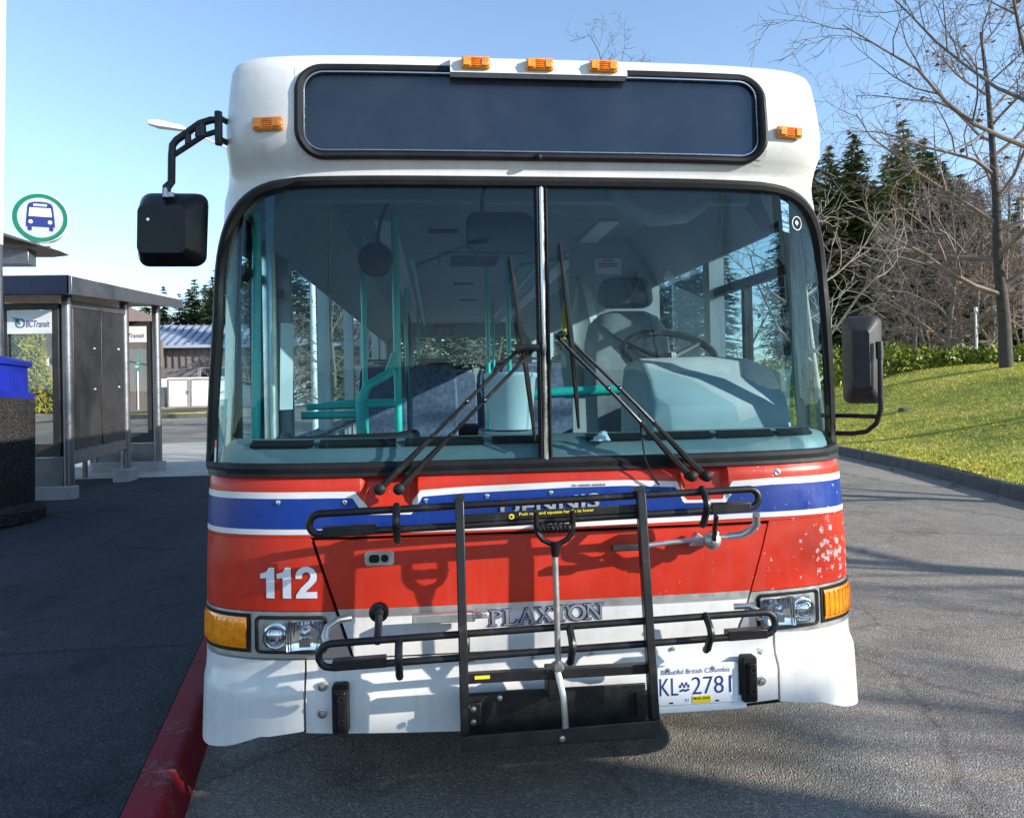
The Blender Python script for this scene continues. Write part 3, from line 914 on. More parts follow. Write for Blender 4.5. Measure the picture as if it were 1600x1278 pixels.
# ------------------------------------------------------------------ bike rack folded up against the front
rack = empty('bike_rack', parent=bus)
def trough(zt0, zb0, tl, xl, xr, y, name):
    """a wheel trough: closed loop of tube with a flat channel along its lower rail"""
    zt = lambda x: zt0 + tl * x; zb = lambda x: zb0 + tl * x
    rad = (zt0 - zb0) / 2
    pts = [(x, y, zt(x)) for x in lin(xl + rad, xr - rad, 8)]
    pts += [(xr - rad + rad * math.cos(R(a)), y, (zt(xr) + zb(xr)) / 2 + rad * math.sin(R(a))) for a in (65, 40, 15, -15, -40, -65)]
    pts += [(x, y, zb(x)) for x in lin(xr - rad, xl + rad, 8)]
    pts += [(xl + rad - rad * math.cos(R(a)), y, (zt(xl) + zb(xl)) / 2 - rad * math.sin(R(a))) for a in (65, 40, 15, -15, -40, -65)]
    mb = MB(); mb.tube(pts, .0115, 10, True)
    o = mb.build(name, 'black', rack)
    for s0, s1 in ((xl + .04, xl + .20), (xr - .16, xr - .03)):
        ch = MB(); ch.loft([[(x, y - .012, zb(x) - .010), (x, y + .030, zb(x) - .010), (x, y + .030, zb(x) + .020), (x, y - .012, zb(x) + .020)] for x in (s0, s1)]); ch.build('channel_end', 'black', rack, bevel=.003)
    return zt, zb
zt, zb = trough(1.166, 1.105, .024, -.750, .664, -.16, 'upper_wheel_tray')
zt2, zb2 = trough(.777, .706, .022, -.726, .700, -.18, 'lower_wheel_tray')
def hoop(x, zt, zb, y, out, lo=.012, m='black'):
    a, b = zt(x), zb(x); n = 9
    pts = [(x, y - out * math.sin(math.pi * k / n) , a + (b - a) * k / n - (.014 if k > n - 2 else 0)) for k in range(n + 1)]
    mb = MB(); mb.tube(pts, lo, 8); return mb.build('wheel_stop', m, rack)
hoop(-.487, lambda x: zt(x) + .012, lambda x: zb(x) - .02, -.16, .05)
hoop(.475, lambda x: zt(x) + .012, lambda x: zb(x) - .03, -.16, .05)
hoop(-.487, lambda x: zt2(x) + .0, lambda x: zb2(x) - .03, -.18, .045)
hoop(.47, lambda x: zt2(x) + .006, lambda x: zb2(x) - .02, -.18, .05)
hoop(.035, lambda x: zt2(x), lambda x: zb2(x) - .025, -.18, .055)
hoop(-.285, lambda x: zt2(x), lambda x: zb2(x) - .0, -.165, .02)
for xa, xb, z1, z0 in ((-.296, -.294, 1.180, .452), (.270, .291, 1.188, .468)):
    mb = MB(); mb.loft([[(x - w, y0, z), (x + w, y0, z), (x + w, y1, z), (x - w, y1, z)] for x, z, w, y0, y1 in ((xa, z1 + .004, .012, -.150, -.192), (xa, z1 - .012, .0135, -.168, -.200), (xb, z0, .0135, -.185, -.225))])
    o = mb.build('upright', 'black', rack, bevel=.003)
    mb = MB(); mb.tube([(xa, -.145, z1 - .005), (xa, -.190, z1 + .004)], .016, 10); mb.build('clamp', 'black', o)
    for z in (.80, .735, 1.0):
        x = xa + (xb - xa) * (z1 - z) / (z1 - z0)
        mb = MB(); mb.lathe([(.008, 0), (.008, -.010), (.003, -.011)], (x, -.192, z), 'Y', 6); mb.build('bolt', 'steel', rack)
mb = MB(); mb.loft([[(x, -.165, .622), (x, -.195, .622), (x, -.195, .652), (x, -.165, .652)] for x in (-.292, .288)]); cb = mb.build('cross_bar', 'black', rack, bevel=.003)
mb = MB(); mb.box((-.238, -.1955, .641), (.046, .001, .010)); mb.build('yellow_mark', 'yellow', cb, smooth=False)
# shelf plate and angle at the foot
mb = MB(); mb.box((.0, -.105, .498), (.585, .010, .130)); mb.box((.0, -.165, .440), (.585, .12, .008))
for x in (-.262, .28): mb.box((x, -.11, .50), (.045, .030, .075))
pl_ = mb.build('foot_plate', 'rustplate', rack, bevel=.003)
mb = MB()
mb.loft([[(x, -.236, z0), (x, -.244, z0), (x, -.244, z0 + .044), (x, -.236, z0 + .044)] for x, z0 in ((-.307, .440), (.299, .452))])
mb.loft([[(x, -.236, z0), (x, -.165, z0), (x, -.165, z0 + .006), (x, -.236, z0 + .006)] for x, z0 in ((-.307, .440), (.299, .452))])
mb.build('foot_angle', 'rustplate', rack, bevel=.002)
for x, y, z in ((-.18, -.111, .545), (-.285, -.13, .53), (-.005, -.245, .463), (-.265, -.126, .52), (-.265, -.126, .48)):
    mb = MB(); mb.lathe([(.010, 0), (.009, -.006), (.004, -.008)], (x, y, z), 'Y', 8); mb.build('bolt', 'steel', rack)
# release handle
mb = MB(); mb.tube([(-.008, -.205, 1.015), (-.005, -.200, .672)], .0095, 12); hd = mb.build('handle_shaft', 'steel', rack)
ytop = 1.118
D_ = [(-.063, ytop + .02), (-.064, 1.09), (-.060, 1.070), (-.045, 1.052), (-.022, 1.040), (-.006, 1.036), (.010, 1.040), (.033, 1.052), (.046, 1.070), (.050, 1.09), (.049, ytop + .02)]
mb = MB(); mb.tube([(x, -.205, z) for x, z in D_], .0085, 8)
mb.tube([(-.006, -.205, 1.045), (-.007, -.205, 1.0)], [.017, .012], 10)
mb.build('grip_bow', 'gloss', hd)
mb = MB()
n = 60; pts = [(-.062 + .111 * k / n, -.205 + .004 * math.cos(k * .9), 1.088 + .004 * math.sin(k * .9)) for k in range(n + 1)]
mb.tube(pts, [.0085 + .002 * (k % 4 < 2) for k in range(n + 1)], 8); mb.build('grip', 'rubber', hd)
mb = MB(); mb.lathe([(.020, -.012), (.022, -.006), (.022, .008), (.014, .014)], (-.006, -.193, .662), 'Z', 6); mb.build('nut', 'steel', hd)
mb = MB(); mb.tube([(-.010, -.19, .66), (-.004, -.215, .63), (.004, -.232, .58), (.007, -.236, .52), (.008, -.236, .462)], .0105, 8, squash=.6); mb.build('pull_strap', 'steel', rack)
mb = MB(); mb.box((-.012, -.15, .60), (.05, .08, .09)); mb.build('release_housing', 'rustplate', rack, bevel=.004)
# instruction print on the upper cross rail
mb = MB(); vs_, fs_ = text_mesh('Push rack and squeeze handle to lower', .235, .0125, 0, .012); mb.add([(-.112 + a, -.1735, 1.121 + b + .024 * a) for a, b in vs_], fs_); mb.build('instruction_print', 'yellow', rack, smooth=False)
mb = MB(); mb.loft([[(x, -.160, 1.126 + .024 * x), (x, -.172, 1.126 + .024 * x - .012), (x, -.172, 1.126 + .024 * x + .014), (x, -.160, 1.126 + .024 * x + .014)] for x in (-.288, .265)]); mb.build('instruction_rail', 'black', rack, bevel=.002)
mb = MB(); mb.lathe([(.0085, 0), (.0085, -.001)], (-.136, -.1735, 1.122), 'Y', 16); mb.build('round_mark', 'yellow', rack, smooth=False)
mb = MB(); mb.lathe([(.0035, 0), (.0035, -.001)], (-.136, -.1748, 1.122), 'Y', 10); mb.build('round_mark_centre', 'gap', rack, smooth=False)
# grey support hook on the right with its latch
mb = MB(); mb.tube([(.300, -.105, 1.004), (.40, -.100, 1.012), (.585, -.095, 1.022)], .0135, 8, squash=.6)
mb.tube([(.585, -.095, 1.022), (.625, -.105, 1.026), (.652, -.120, 1.042), (.663, -.140, 1.066), (.655, -.160, 1.10)], [.012, .0125, .0125, .0125, .012], 10)
hk = mb.build('support_hook', 'silver', rack)
mb = MB(); mb.box((.245, -.108, 1.001), (.11, .022, .020)); mb.build('rubber_tip', 'plast', hk, bevel=.004)
mb = MB(); mb.prism([(.47, .985), (.575, .985), (.575, 1.03), (.555, 1.03), (.54, 1.0), (.50, 1.03)], -.045, -.012); mb.build('latch_plate', 'steel', hk, bevel=.003)
mb = MB(); mb.lathe([(.026, .02), (.028, -.01), (.018, -.02), (.012, -.022), (.010, -.03), (.003, -.032)], (.528, -.10, 1.010), 'Y', 16); mb.build('latch_knob', 'steel', hk)
mb = MB(); mb.tube([(.520, -.165, 1.10), (.520, -.150, 1.06), (.526, -.128, 1.02)], .012, 8, squash=.6); mb.build('latch_strap', 'black', hk)
# left pivot knob and bent foot
mb = MB(); mb.lathe([(.020, .03), (.030, .015), (.031, -.006), (.022, -.014), (.018, -.012), (.012, -.022), (.003, -.024)], (-.554, -.075, .822), 'Y', 18); kb = mb.build('rest_knob', 'rubber', rack)
mb = MB(); mb.tube([(-.552, -.100, .815), (-.553, -.130, .78), (-.552, -.175, .757)], .012, 8); mb.build('knob_arm', 'black', kb)
mb = MB(); mb.tube([(-.64, -.10, .815), (-.675, -.12, .816), (-.705, -.14, .800), (-.712, -.15, .775), (-.700, -.165, .745)], .0115, 10); mb.build('bent_foot', 'steel', rack)
mb = MB(); mb.tube([(.585, -.13, .80), (.63, -.14, .803), (.655, -.15, .79), (.66, -.165, .765)], .010, 10); mb.build('bent_foot', 'steel', rack)
mb = MB(); mb.box((-.35, -.07, .795), (.20, .03, .030)); mb.box((-.232, -.07, .797), (.05, .02, .020)); mb.build('pivot_tube', 'silver', rack, bevel=.004)

# ------------------------------------------------------------------ mirrors
def frustum(mb, face, back, plateau, depth):
    mb.loft([face, back, plateau])
def mirror_left():
    Y = .05
    def ring(cx, cz, w, h, r, y, sk=0): return [(x + sk * (z - cz), y, z) for x, z in rrect(cx, cz, w, h, r, 5)]
    mb = MB()
    mb.loft([ring(-1.202, 2.060, .200, .225, .030, Y + .035, .05), ring(-1.202, 2.060, .214, .240, .036, Y + .01, .05), ring(-1.202, 2.060, .208, .234, .036, Y - .005, .05), ring(-1.203, 2.060, .192, .214, .030, Y - .020, .05), ring(-1.216, 2.048, .148, .150, .02, Y - .062, .03)])
    o = mb.build('mirror', 'gloss', bus, angle=28)
    mb = MB(); mb.lathe([(.006, 0), (.005, -.003)], (-1.255, Y - .063, 2.078), 'Y', 10); mb.build('screw', 'chrome', o)
    mb = MB(); mb.box((-1.202, Y + .037, 2.06), (.18, .004, .20)); mb.build('mirror_glass', 'chrome', o, bevel=.01)
    mb = MB()
    mb.tube([(-1.212, Y - .025, 2.155), (-1.208, Y - .03, 2.19), (-1.200, Y - .01, 2.212), (-1.201, Y, 2.30), (-1.198, Y, 2.335), (-1.185, Y, 2.352), (-1.11, Y, 2.408), (-1.075, Y, 2.420), (-1.055, Y, 2.420)], [.013, .014, .0125, .0125, .012, .012, .012, .012, .012], 10)
    mb.tube([(-1.196, Y, 2.302), (-1.10, Y, 2.368), (-1.06, Y, 2.382)], .0095, 8)
    for f in (.36, .68): 
        x = -1.185 + .10 * f; mb.tube([(x, Y, 2.325 + .075 * f - .012), (x, Y, 2.355 + .062 * f)], .0105, 8)
    mb.tube([(-1.102, Y, 2.366), (-1.104, Y, 2.41)], .012, 8)
    mb.build('mirror_arm', 'black', o)
    mb = MB(); mb.lathe([(.011, -.055), (.013, -.052), (.013, .052), (.011, .055)], (-1.052, Y, 2.393), 'Z', 12)
    for z in (2.43, 2.36): mb.tube([(-1.052, Y, z), (-1.035, Y + .05, z), (-1.03, Y + .22, z)], .010, 8)
    mb.build('bracket', 'black', o)
    mb = MB(); mb.lathe([(.010, 0), (.006, .03)], (-1.205, Y - .05, 2.152), 'Z', 8); mb.box((-1.195, Y - .045, 2.162), (.03, .012, .014)); mb.build('clamp', 'steel', o)
mirror_left()
def mirror_right():
    c = Vector((1.30, .30, 1.61)); rot = Matrix.Rotation(R(-38), 3, 'Z')
    def ring(w, h, r, y, dx=0):
        out = []
        for x, z in rrect(dx, 0, w, h, r, 5):
            v = rot @ Vector((x, y, 0)); out.append((c.x + v.x, c.y + v.y, c.z + z))
        return out
    mb = MB()
    mb.loft([ring(.125, .320, .02, .045), ring(.140, .345, .03, .03), ring(.140, .345, .03, .005), ring(.125, .325, .03, -.02), ring(.06, .22, .015, -.085, .01)])
    o = mb.build('mirror', 'plast', bus, angle=26)
    mb = MB()
    mb.tube([(1.318, .21, 1.655), (1.318, .205, 1.60), (1.312, .20, 1.42), (1.306, .22, 1.365), (1.29, .26, 1.332), (1.26, .30, 1.322), (1.16, .36, 1.322)], .0095, 10)
    mb.tube([(1.308, .21, 1.39), (1.24, .30, 1.392), (1.16, .36, 1.392)], .0085, 8)
    mb.tube([(1.318, .208, 1.675), (1.317, .205, 1.61)], .0135, 10)
    mb.build('mirror_arm', 'black', o)
    mb = MB(); mb.lathe([(.012, -.07), (.014, -.06), (.014, .06), (.012, .07)], (1.185, .345, 1.36), 'Z', 10); mb.build('bracket', 'black', o)
    v = rot @ Vector((0, .047, 0)); mb = MB(); mb.box((c.x + v.x, c.y + v.y, c.z), (.11, .003, .30), 0, rot); mb.build('mirror_glass', 'chrome', o)
mirror_right()
mb = MB(); mb.tube([(.967, .6, 2.66), (.99, .6, 2.78), (1.03, .6, 2.94), (1.055, .6, 3.10)], [.004, .003, .0022, .0015], 5); mb.build('antenna', 'steel', bus)

# ------------------------------------------------------------------ inside the bus
mb = MB(); mb.box2((-1.08, .5, .50), (1.08, DC + LEN - .05, .54)); mb.build('floor', 'floor', bus)
for s_ in (-1, 1):
    mb = MB(); mb.box2((s_ * 1.09, .75 if s_ > 0 else 1.38, .5), (s_ * 1.06, DC + LEN - .05, 1.22)); mb.build('wall_lining', 'intgrey', bus)
    mb = MB(); mb.loft([[(s_ * 1.09, y, 2.16), (s_ * 1.07, y, 2.16), (s_ * .86, y, 2.44), (s_ * 1.07, y, 2.44)] for y in (.62, DC + LEN - .05)]); mb.build('cove_panel', 'ceil', bus)
    ys = [.42 + .10, 1.35, 2.75, 4.2, 5.65, 7.1, DC + LEN - .10]
    for i, y in enumerate(ys[1:], 1):
        mb = MB(); mb.box2((s_ * 1.155, y - .04, 1.25), (s_ * 1.075, y + .05, 2.22)); mb.build('window_pillar', 'white' if i != 1 else 'intgrey', bus)
    for a, b in zip(ys, ys[1:]):
        mb = MB(); x = s_ * 1.125
        mb.add([(x, a, 1.25), (x, b, 1.25), (x, b, 2.21), (x, a, 2.21)], [(0, 1, 2, 3)]); mb.build('side_window', 'side_glass', bus)
    mb = MB(); mb.box2((s_ * 1.14, .54, 1.98), (s_ * 1.10, 1.31, 2.02)); mb.box2((s_ * 1.14, .54, 2.185), (s_ * 1.10, 1.31, 2.22)); mb.build('window_rail', 'rubber', bus)
# black driver's window frames and the door leaves on the kerb side
mb = MB(); mb.box2((1.14, .93, 1.26), (1.10, .965, 1.98)); mb.build('window_mullion', 'rubber', bus)
for y0, y1 in ((.56, .93), (.95, 1.32)):
    mb = MB()
    for a, b in (((y0, .38), (y0 + .045, 2.18)), ((y1 - .045, .38), (y1, 2.18)), ((y0 + .045, 2.10), (y1 - .045, 2.18)), ((y0 + .045, .38), (y1 - .045, .46)), ((y0 + .045, 1.20), (y1 - .045, 1.26))):
        mb.box2((-1.165, a[0], a[1]), (-1.130, b[0], b[1]))
    mb.build('door_leaf', 'rubber', bus)
    mb = MB(); mb.box2((-1.150, y0 + .045, .46), (-1.145, y1 - .045, 1.20)); mb.build('door_pane', 'side_glass', bus)
mb = MB(); mb.box2((-1.17, .54, .33), (-1.10, 1.36, .38)); mb.box2((-1.17, 1.325, .33), (-1.10, 1.36, 2.2)); mb.build('door_frame', 'white', bus)
# rear wall with its window
zr = 2.2
mb = MB(); yb = DC + LEN - .03
for a, b in (((-1.1, yb, .40), (1.1, yb + .04, 1.78)), ((-1.1, yb, 2.24), (1.1, yb + .04, 2.62)), ((-1.1, yb, 1.78), (-.98, yb + .04, 2.24)), ((.98, yb, 1.78), (1.1, yb + .04, 2.24)), ((-.80, yb, 1.78), (-.68, yb + .04, 2.24))):
    mb.box2(a, b)
mb.build('rear_wall', 'intgrey', bus)
mb = MB(); mb.add([(-1, yb + .02, 1.76), (1, yb + .02, 1.76), (1, yb + .02, 2.26), (-1, yb + .02, 2.26)], [(0, 1, 2, 3)]); mb.build('rear_window', 'side_glass', bus)
vs_, fs_ = text_mesh('112', .28, .085); mb = MB(); mb.add([(-.35 + a, yb - .004, 2.275 + b) for a, b in vs_], fs_); mb.build('interior_number', 'gap', bus, smooth=False)
# ceiling hatch, grilles and lamps
mb = MB(); mb.box2((-.32, 2.6, 2.425), (.18, 3.2, 2.44)); h = mb.build('roof_hatch', 'ceil', bus, bevel=.01)
mb = MB()
for k in range(6): mb.box2((-.24, 2.68 + k * .08, 2.420), (.10, 2.71 + k * .08, 2.426))
mb.build('grille', 'gap', h)
for x, y in ((-.14, 1.15), (.06, 1.5), (-.3, 1.9), (-.1, 4.2), (.0, 5.5)):
    mb = MB(); mb.box2((x - .09, y - .04, 2.43), (x + .09, y + .04, 2.441)); mb.build('ceiling_vent', 'gap', bus, bevel=.008)
for x in (-.62, .62):
    mb = MB(); mb.box2((x - .06, 1.6, 2.425), (x + .06, 8.2, 2.441)); mb.build('ceiling_lamp', 'paper', bus, bevel=.008)
mb = MB(); mb.box2((-.06, yb - .05, 2.37), (-.38, yb - .01, 2.43)); mb.build('rear_display', 'gap', bus, bevel=.01)
# seats
def seat(x, y, face=1):
    root = empty('passenger_seat', (0, 0, 0), parent=bus)
    mb = MB(); mb.box2((x - .21, y - .22, .86), (x + .21, y + .22, .98)); mb.build('cushion', 'seat', root, bevel=.04)
    mb = MB(); mb.loft([[(x - w, y + d0, z), (x + w, y + d0, z), (x + w, y + d1, z), (x - w, y + d1, z)] for z, w, d0, d1 in ((.95, .21, .16, .26), (1.45, .21, .22, .30), (1.66, .20, .25, .31), (1.72, .17, .265, .305))]); mb.build('backrest', 'seat', root, bevel=.02)
    mb = MB(); mb.tube([(x - .17, y + .31, 1.70), (x - .15, y + .32, 1.765), (x + .15, y + .32, 1.765), (x + .17, y + .31, 1.70)], .012, 6); mb.build('grab_rail', 'vinyl', root)
    mb = MB(); mb.box2((x - .18, y - .15, .54), (x + .18, y + .15, .86)); mb.build('pedestal', 'vinyl', root)
for y in (4.0, 4.85, 5.7, 6.55, 7.4):
    for x in (-.83, -.38, .42, .86):
        seat(x, y)
for x in (-.82, -.4, .02, .44, .86): seat(x, 8.15)
# teal rails
def rail(pts, r=.017, m='teal'):
    mb = MB(); mb.tube(pts, r, 10); mb.build('handrail', m, bus)
rail([(-.775, 2.0, 2.43), (-.775, 2.0, .54)])
rail([(-.560, 1.5, 2.43), (-.560, 1.5, .54)], .02)
rail([(-.70, 1.3, 1.16), (-.735, 1.3, 1.34), (-.735, 1.3, 1.46), (-.70, 1.3, 1.54), (-.60, 1.4, 1.60), (-.57, 1.5, 1.70)], .024)
rail([(-1.03, 1.5, 1.435), (-.56, 1.5, 1.44)]); rail([(-1.04, 1.4, 1.395), (-.72, 1.4, 1.395)], .02)
rail([(-1.03, 2.1, 1.435), (-.56, 2.1, 1.44)], .013); rail([(-1.03, 2.6, 1.435), (-.56, 2.6, 1.44)], .013)
rail([(-1.04, 1.0, 1.31), (-.98, .62, 1.31), (-.52, .60, 1.32), (-.46, .8, 1.32)], .03, 'vinyl')
for x, y in ((.04, 3.2), (.17, 2.9), (.38, 2.6), (-.62, 4.4), (.34, 4.6), (.30, 6.0), (-.55, 6.2)):
    rail([(x, y, 2.43), (x, y, .54)])
rail([(.17, 2.9, 2.25), (.28, 2.9, 2.40), (.6, 2.7, 2.42)]); rail([(.36, 2.2, 2.36), (.36, 7.8, 2.36)], .015); rail([(-.50, 2.4, 2.36), (-.50, 7.8, 2.36)], .015)
rail([(.0, 1.2, 1.36), (.05, 1.2, 1.48), (.18, 1.2, 1.49), (.56, 1.2, 1.50)], .026)
rail([(-1.065, .62, 2.25), (-1.085, .62, 1.30)], .018); rail([(-1.06, .80, 2.2), (-1.06, .80, 1.30)], .03, 'silver')
# partition behind the driver with its notice
mb = MB(); mb.box2((.50, 2.2, .54), (1.08, 2.225, 2.44)); mb.build('driver_partition', 'intgrey', bus)
mb = MB(); mb.box2((.66, 2.185, 2.225), (.83, 2.196, 2.325)); nt_ = mb.build('notice', 'paper', bus)
mb = MB()
for k, (w, z) in enumerate(((.07, 2.308), (.13, 2.288), (.12, 2.272))): mb.box((.745, 2.183, z), (w, .002, .008))
mb.build('notice_print', 'redprint', nt_)
mb = MB(); mb.box2((1.04, 1.85, 2.15), (1.10, 2.0, 2.40)); mb.build('first_aid_box', 'paper', bus, bevel=.02)
# driver's seat
ds = empty('driver_seat', (0, 0, 0), parent=bus)
mb = MB()
OB = [(.48, 1.05), (.47, 1.62), (.475, 1.76), (.50, 1.86), (.56, 1.915), (.62, 1.93), (.80, 1.93), (.87, 1.905), (.92, 1.83), (.935, 1.70), (.93, 1.05)]
mb.loft([[(.70 + (x - .70) * k, y, 1.5 + (z - 1.5) * k) for x, z in OB] for y, k in ((1.50, .86), (1.53, .96), (1.58, 1), (1.66, 1), (1.70, .94))]); mb.build('backrest', 'seatgrey', ds, angle=50)
mb = MB(); OH = rrect(.692, 2.03, .30, .17, .06, 6); OH = [(.692 + (x - .692) * (1.06 - .9 * (z - 1.94) * .9), z) for x, z in OH]
mb.loft([[(.692 + (x - .692) * k, y, 2.03 + (z - 2.03) * k) for x, z in OH] for y, k in ((1.50, .78), (1.52, .92), (1.55, 1), (1.60, 1), (1.63, .9))]); mb.build('headrest', 'vinyl', ds, angle=50)
mb = MB(); mb.box2((.46, 1.05, .95), (.95, 1.62, 1.10)); mb.build('cushion', 'seatgrey', ds, bevel=.05)
mb = MB(); mb.tube([(.50, 1.52, 1.88), (.62, 1.50, 1.78), (.84, 1.48, 1.62)], .03, 6, squash=.15); mb.build('seat_belt', 'vinyl', ds)
# steering wheel and console
mb = MB(); cx, cy, cz = .70, .84, 1.66; rw = Matrix.Rotation(R(32), 3, 'X')
mb.tube([tuple(Vector((cx, cy, cz)) + rw @ Vector((.21 * math.cos(a), .21 * math.sin(a), 0))) for a in lin(0, 2 * math.pi, 36)[:-1]], .017, 8, True)
sw = mb.build('steering_wheel', 'vinyl', bus)
mb = MB()
for a in (30, 150, 270): mb.tube([(cx, cy, cz - .02), tuple(Vector((cx, cy, cz)) + rw @ Vector((.2 * math.cos(R(a)), .2 * math.sin(R(a)), 0)))], .014, 6)
mb.tube([(cx, cy, cz), (cx, cy - .08, cz - .35)], .035, 8); mb.build('spokes', 'vinyl', sw)
mb = MB()
OC = [(.44, 1.28), (.445, 1.50), (.46, 1.60), (.48, 1.635), (.80, 1.640), (.95, 1.630), (1.03, 1.60), (1.06, 1.52), (1.07, 1.28)]
mb.loft([[(.75 + (x - .75) * k, y, 1.28 + (z - 1.28) * h) for x, z in OC] for y, k, h in ((.36, .92, .45), (.42, .96, .74), (.50, .99, .93), (.58, 1, 1), (.74, 1, .98))]); mb.build('instrument_console', 'dashl', bus, bevel=.012)
mb = MB(); mb.prism([(1.0, 1.28), (1.0, 1.52), (1.02, 1.575), (1.065, 1.59), (1.10, 1.57), (1.115, 1.28)], .56, 1.3); mb.build('side_console', 'dash', bus, bevel=.02)
# dashboard shelf with defroster grilles
mb = MB(); xs = lin(-1.10, 1.10, 44); G = []
for dy, z in ((.025, 1.262), (.030, 1.300), (.06, 1.335), (.16, 1.352), (.24, 1.352), (.30, 1.30), (.36, 1.20)):
    G.append([(x, sy(x, 1.28) + dy, z) for x in xs])
mb.grid(G); mb.build('dashboard', 'dash', bus, angle=60)
for x0, x1 in ((-1.0, -.78), (-.76, -.50), (-.47, -.20), (-.17, .0), (.16, .36), (.38, .62), (.64, .86), (.88, 1.03)):
    mb = MB(); G = [[(x, sy(x, 1.3) + dy, z) for x in lin(x0, x1, 6)] for dy, z in ((.052, 1.333), (.050, 1.340), (.09, 1.358), (.12, 1.354))]
    mb.grid(G); mb.build('defroster_grille', 'gap', bus)
mb = MB(); mb.box2((-.98, .55, .6), (-.44, .58, .92)); mb.build('front_bulkhead', 'dash', bus)
mb = MB(); mb.box2((-.40, .62, .55), (.42, .66, 1.20)); mb.build('front_bulkhead', 'dash', bus)
mb = MB(); mb.box2((-.18, .40, 1.30), (.08, .80, 1.345)); mb.build('dash_ledge', 'dash', bus, bevel=.01)
# mirrors inside
mb = MB(); mb.prism(rrect(-.10, 2.125, .265, .165, .045, 6), .40, .43); im = mb.build('interior_mirror', 'vinyl', bus, bevel=.012, seg=3)
mb = MB(); mb.tube([(-.17, .40, 2.20), (-.17, .37, 2.26), (-.15, .36, 2.31), (-.08, .36, 2.33)], .008, 6); mb.build('mirror_stem', 'vinyl', im)
mb = MB(); mb.lathe([(.080, .03), (.082, .0), (.074, -.012), (.05, -.018), (.003, -.02)], (-.625, 1.0, 2.12), 'Y', 24); rm = mb.build('round_mirror', 'gloss', bus)
mb = MB(); mb.tube([(-.62, 1.02, 2.19), (-.60, 1.02, 2.30), (-.55, 1.05, 2.44)], .008, 6); mb.build('mirror_stem', 'vinyl', rm)
mb = MB(); mb.prism([(.36, 2.30), (.46, 2.22), (.55, 2.185), (.70, 2.20), (.80, 2.27), (.80, 2.36), (.36, 2.36)], .48, .60); mb.build('overhead_console', 'intgrey', bus, bevel=.03, seg=3)
mb = MB(); mb.box2((-.95, .56, 2.28), (.98, .60, 2.44)); mb.build('header_panel', 'intgrey', bus, bevel=.01)
mb = MB(); mb.box2((.30, .50, 2.325), (.78, .52, 2.345)); mb.build('sun_blind', 'teal', bus, bevel=.006)
# leaflet stuck by the door
mb = MB(); mb.add([(-.985, .60, 1.45), (-.945, .66, 1.45), (-.935, .66, 1.80), (-.975, .60, 1.80)], [(0, 1, 2, 3)]); mb.build('door_leaflet', 'paper', bus, smooth=False)
BUS_SHEAR[0] = False

# things lying in the bus
wb = empty('waste_bin', (-.052, .62, 1.372), 'white plastic bin standing behind the windscreen beside the centre pillar', 'bin')
mb = MB(); mb.lathe([(.002, .004), (.082, .004), (.086, .012), (.105, .215), (.112, .222), (.112, .236), (.107, .238), (.103, .232), (.084, .02), (.002, .018)], (0, 0, 0), 'Z', 32); mb.build('bucket', 'bin_white', wb, angle=50)
tis = MB()
rng = random.Random(4)
rows = []
for i in range(6):
    f = i / 5
    rows.append([(.036 * (1 - f * .75) * (1 + .25 * rng.uniform(-1, 1)) * math.cos(a) + .01 * f, .028 * (1 - f * .75) * (1 + .25 * rng.uniform(-1, 1)) * math.sin(a), .034 * f * (1 + .15 * rng.uniform(-1, 1))) for a in lin(0, 2 * math.pi, 10)[:-1]])
tis.loft(rows)
t_ = tis.build('paper_tissue', 'paper', loc=(.205, .078, 1.340)); tag(t_, 'crumpled white paper tissue lying on the dashboard under the windscreen', 'tissue')
jk = empty('jacket', (.50, 1.92, 1.93), 'pale jacket with a yellow edge hanging behind the driver seat', 'jacket')
mb = MB(); mb.loft([[(x * k + .02 * math.sin(5 * a + z * 9), y * k, z) for a, (x, y) in enumerate([(-.09, -.02), (-.05, -.05), (0, -.03), (.05, -.05), (.09, -.02), (.08, .02), (0, .03), (-.08, .02)])] for z, k in ((.30, .35), (.24, .8), (.05, 1), (-.2, 1.15), (-.40, 1.2))]); mb.build('cloth', 'intgrey', jk)
mb = MB(); mb.tube([(-.08, -.04, .22), (-.10, -.05, .1), (-.105, -.05, -.05)], .014, 6); mb.build('yellow_trim', 'yellow', jk)
mb = MB(); mb.tube([(0, 0, .29), (0, .02, .33), (.0, .10, .34)], .006, 6); mb.build('hook', 'vinyl', jk)
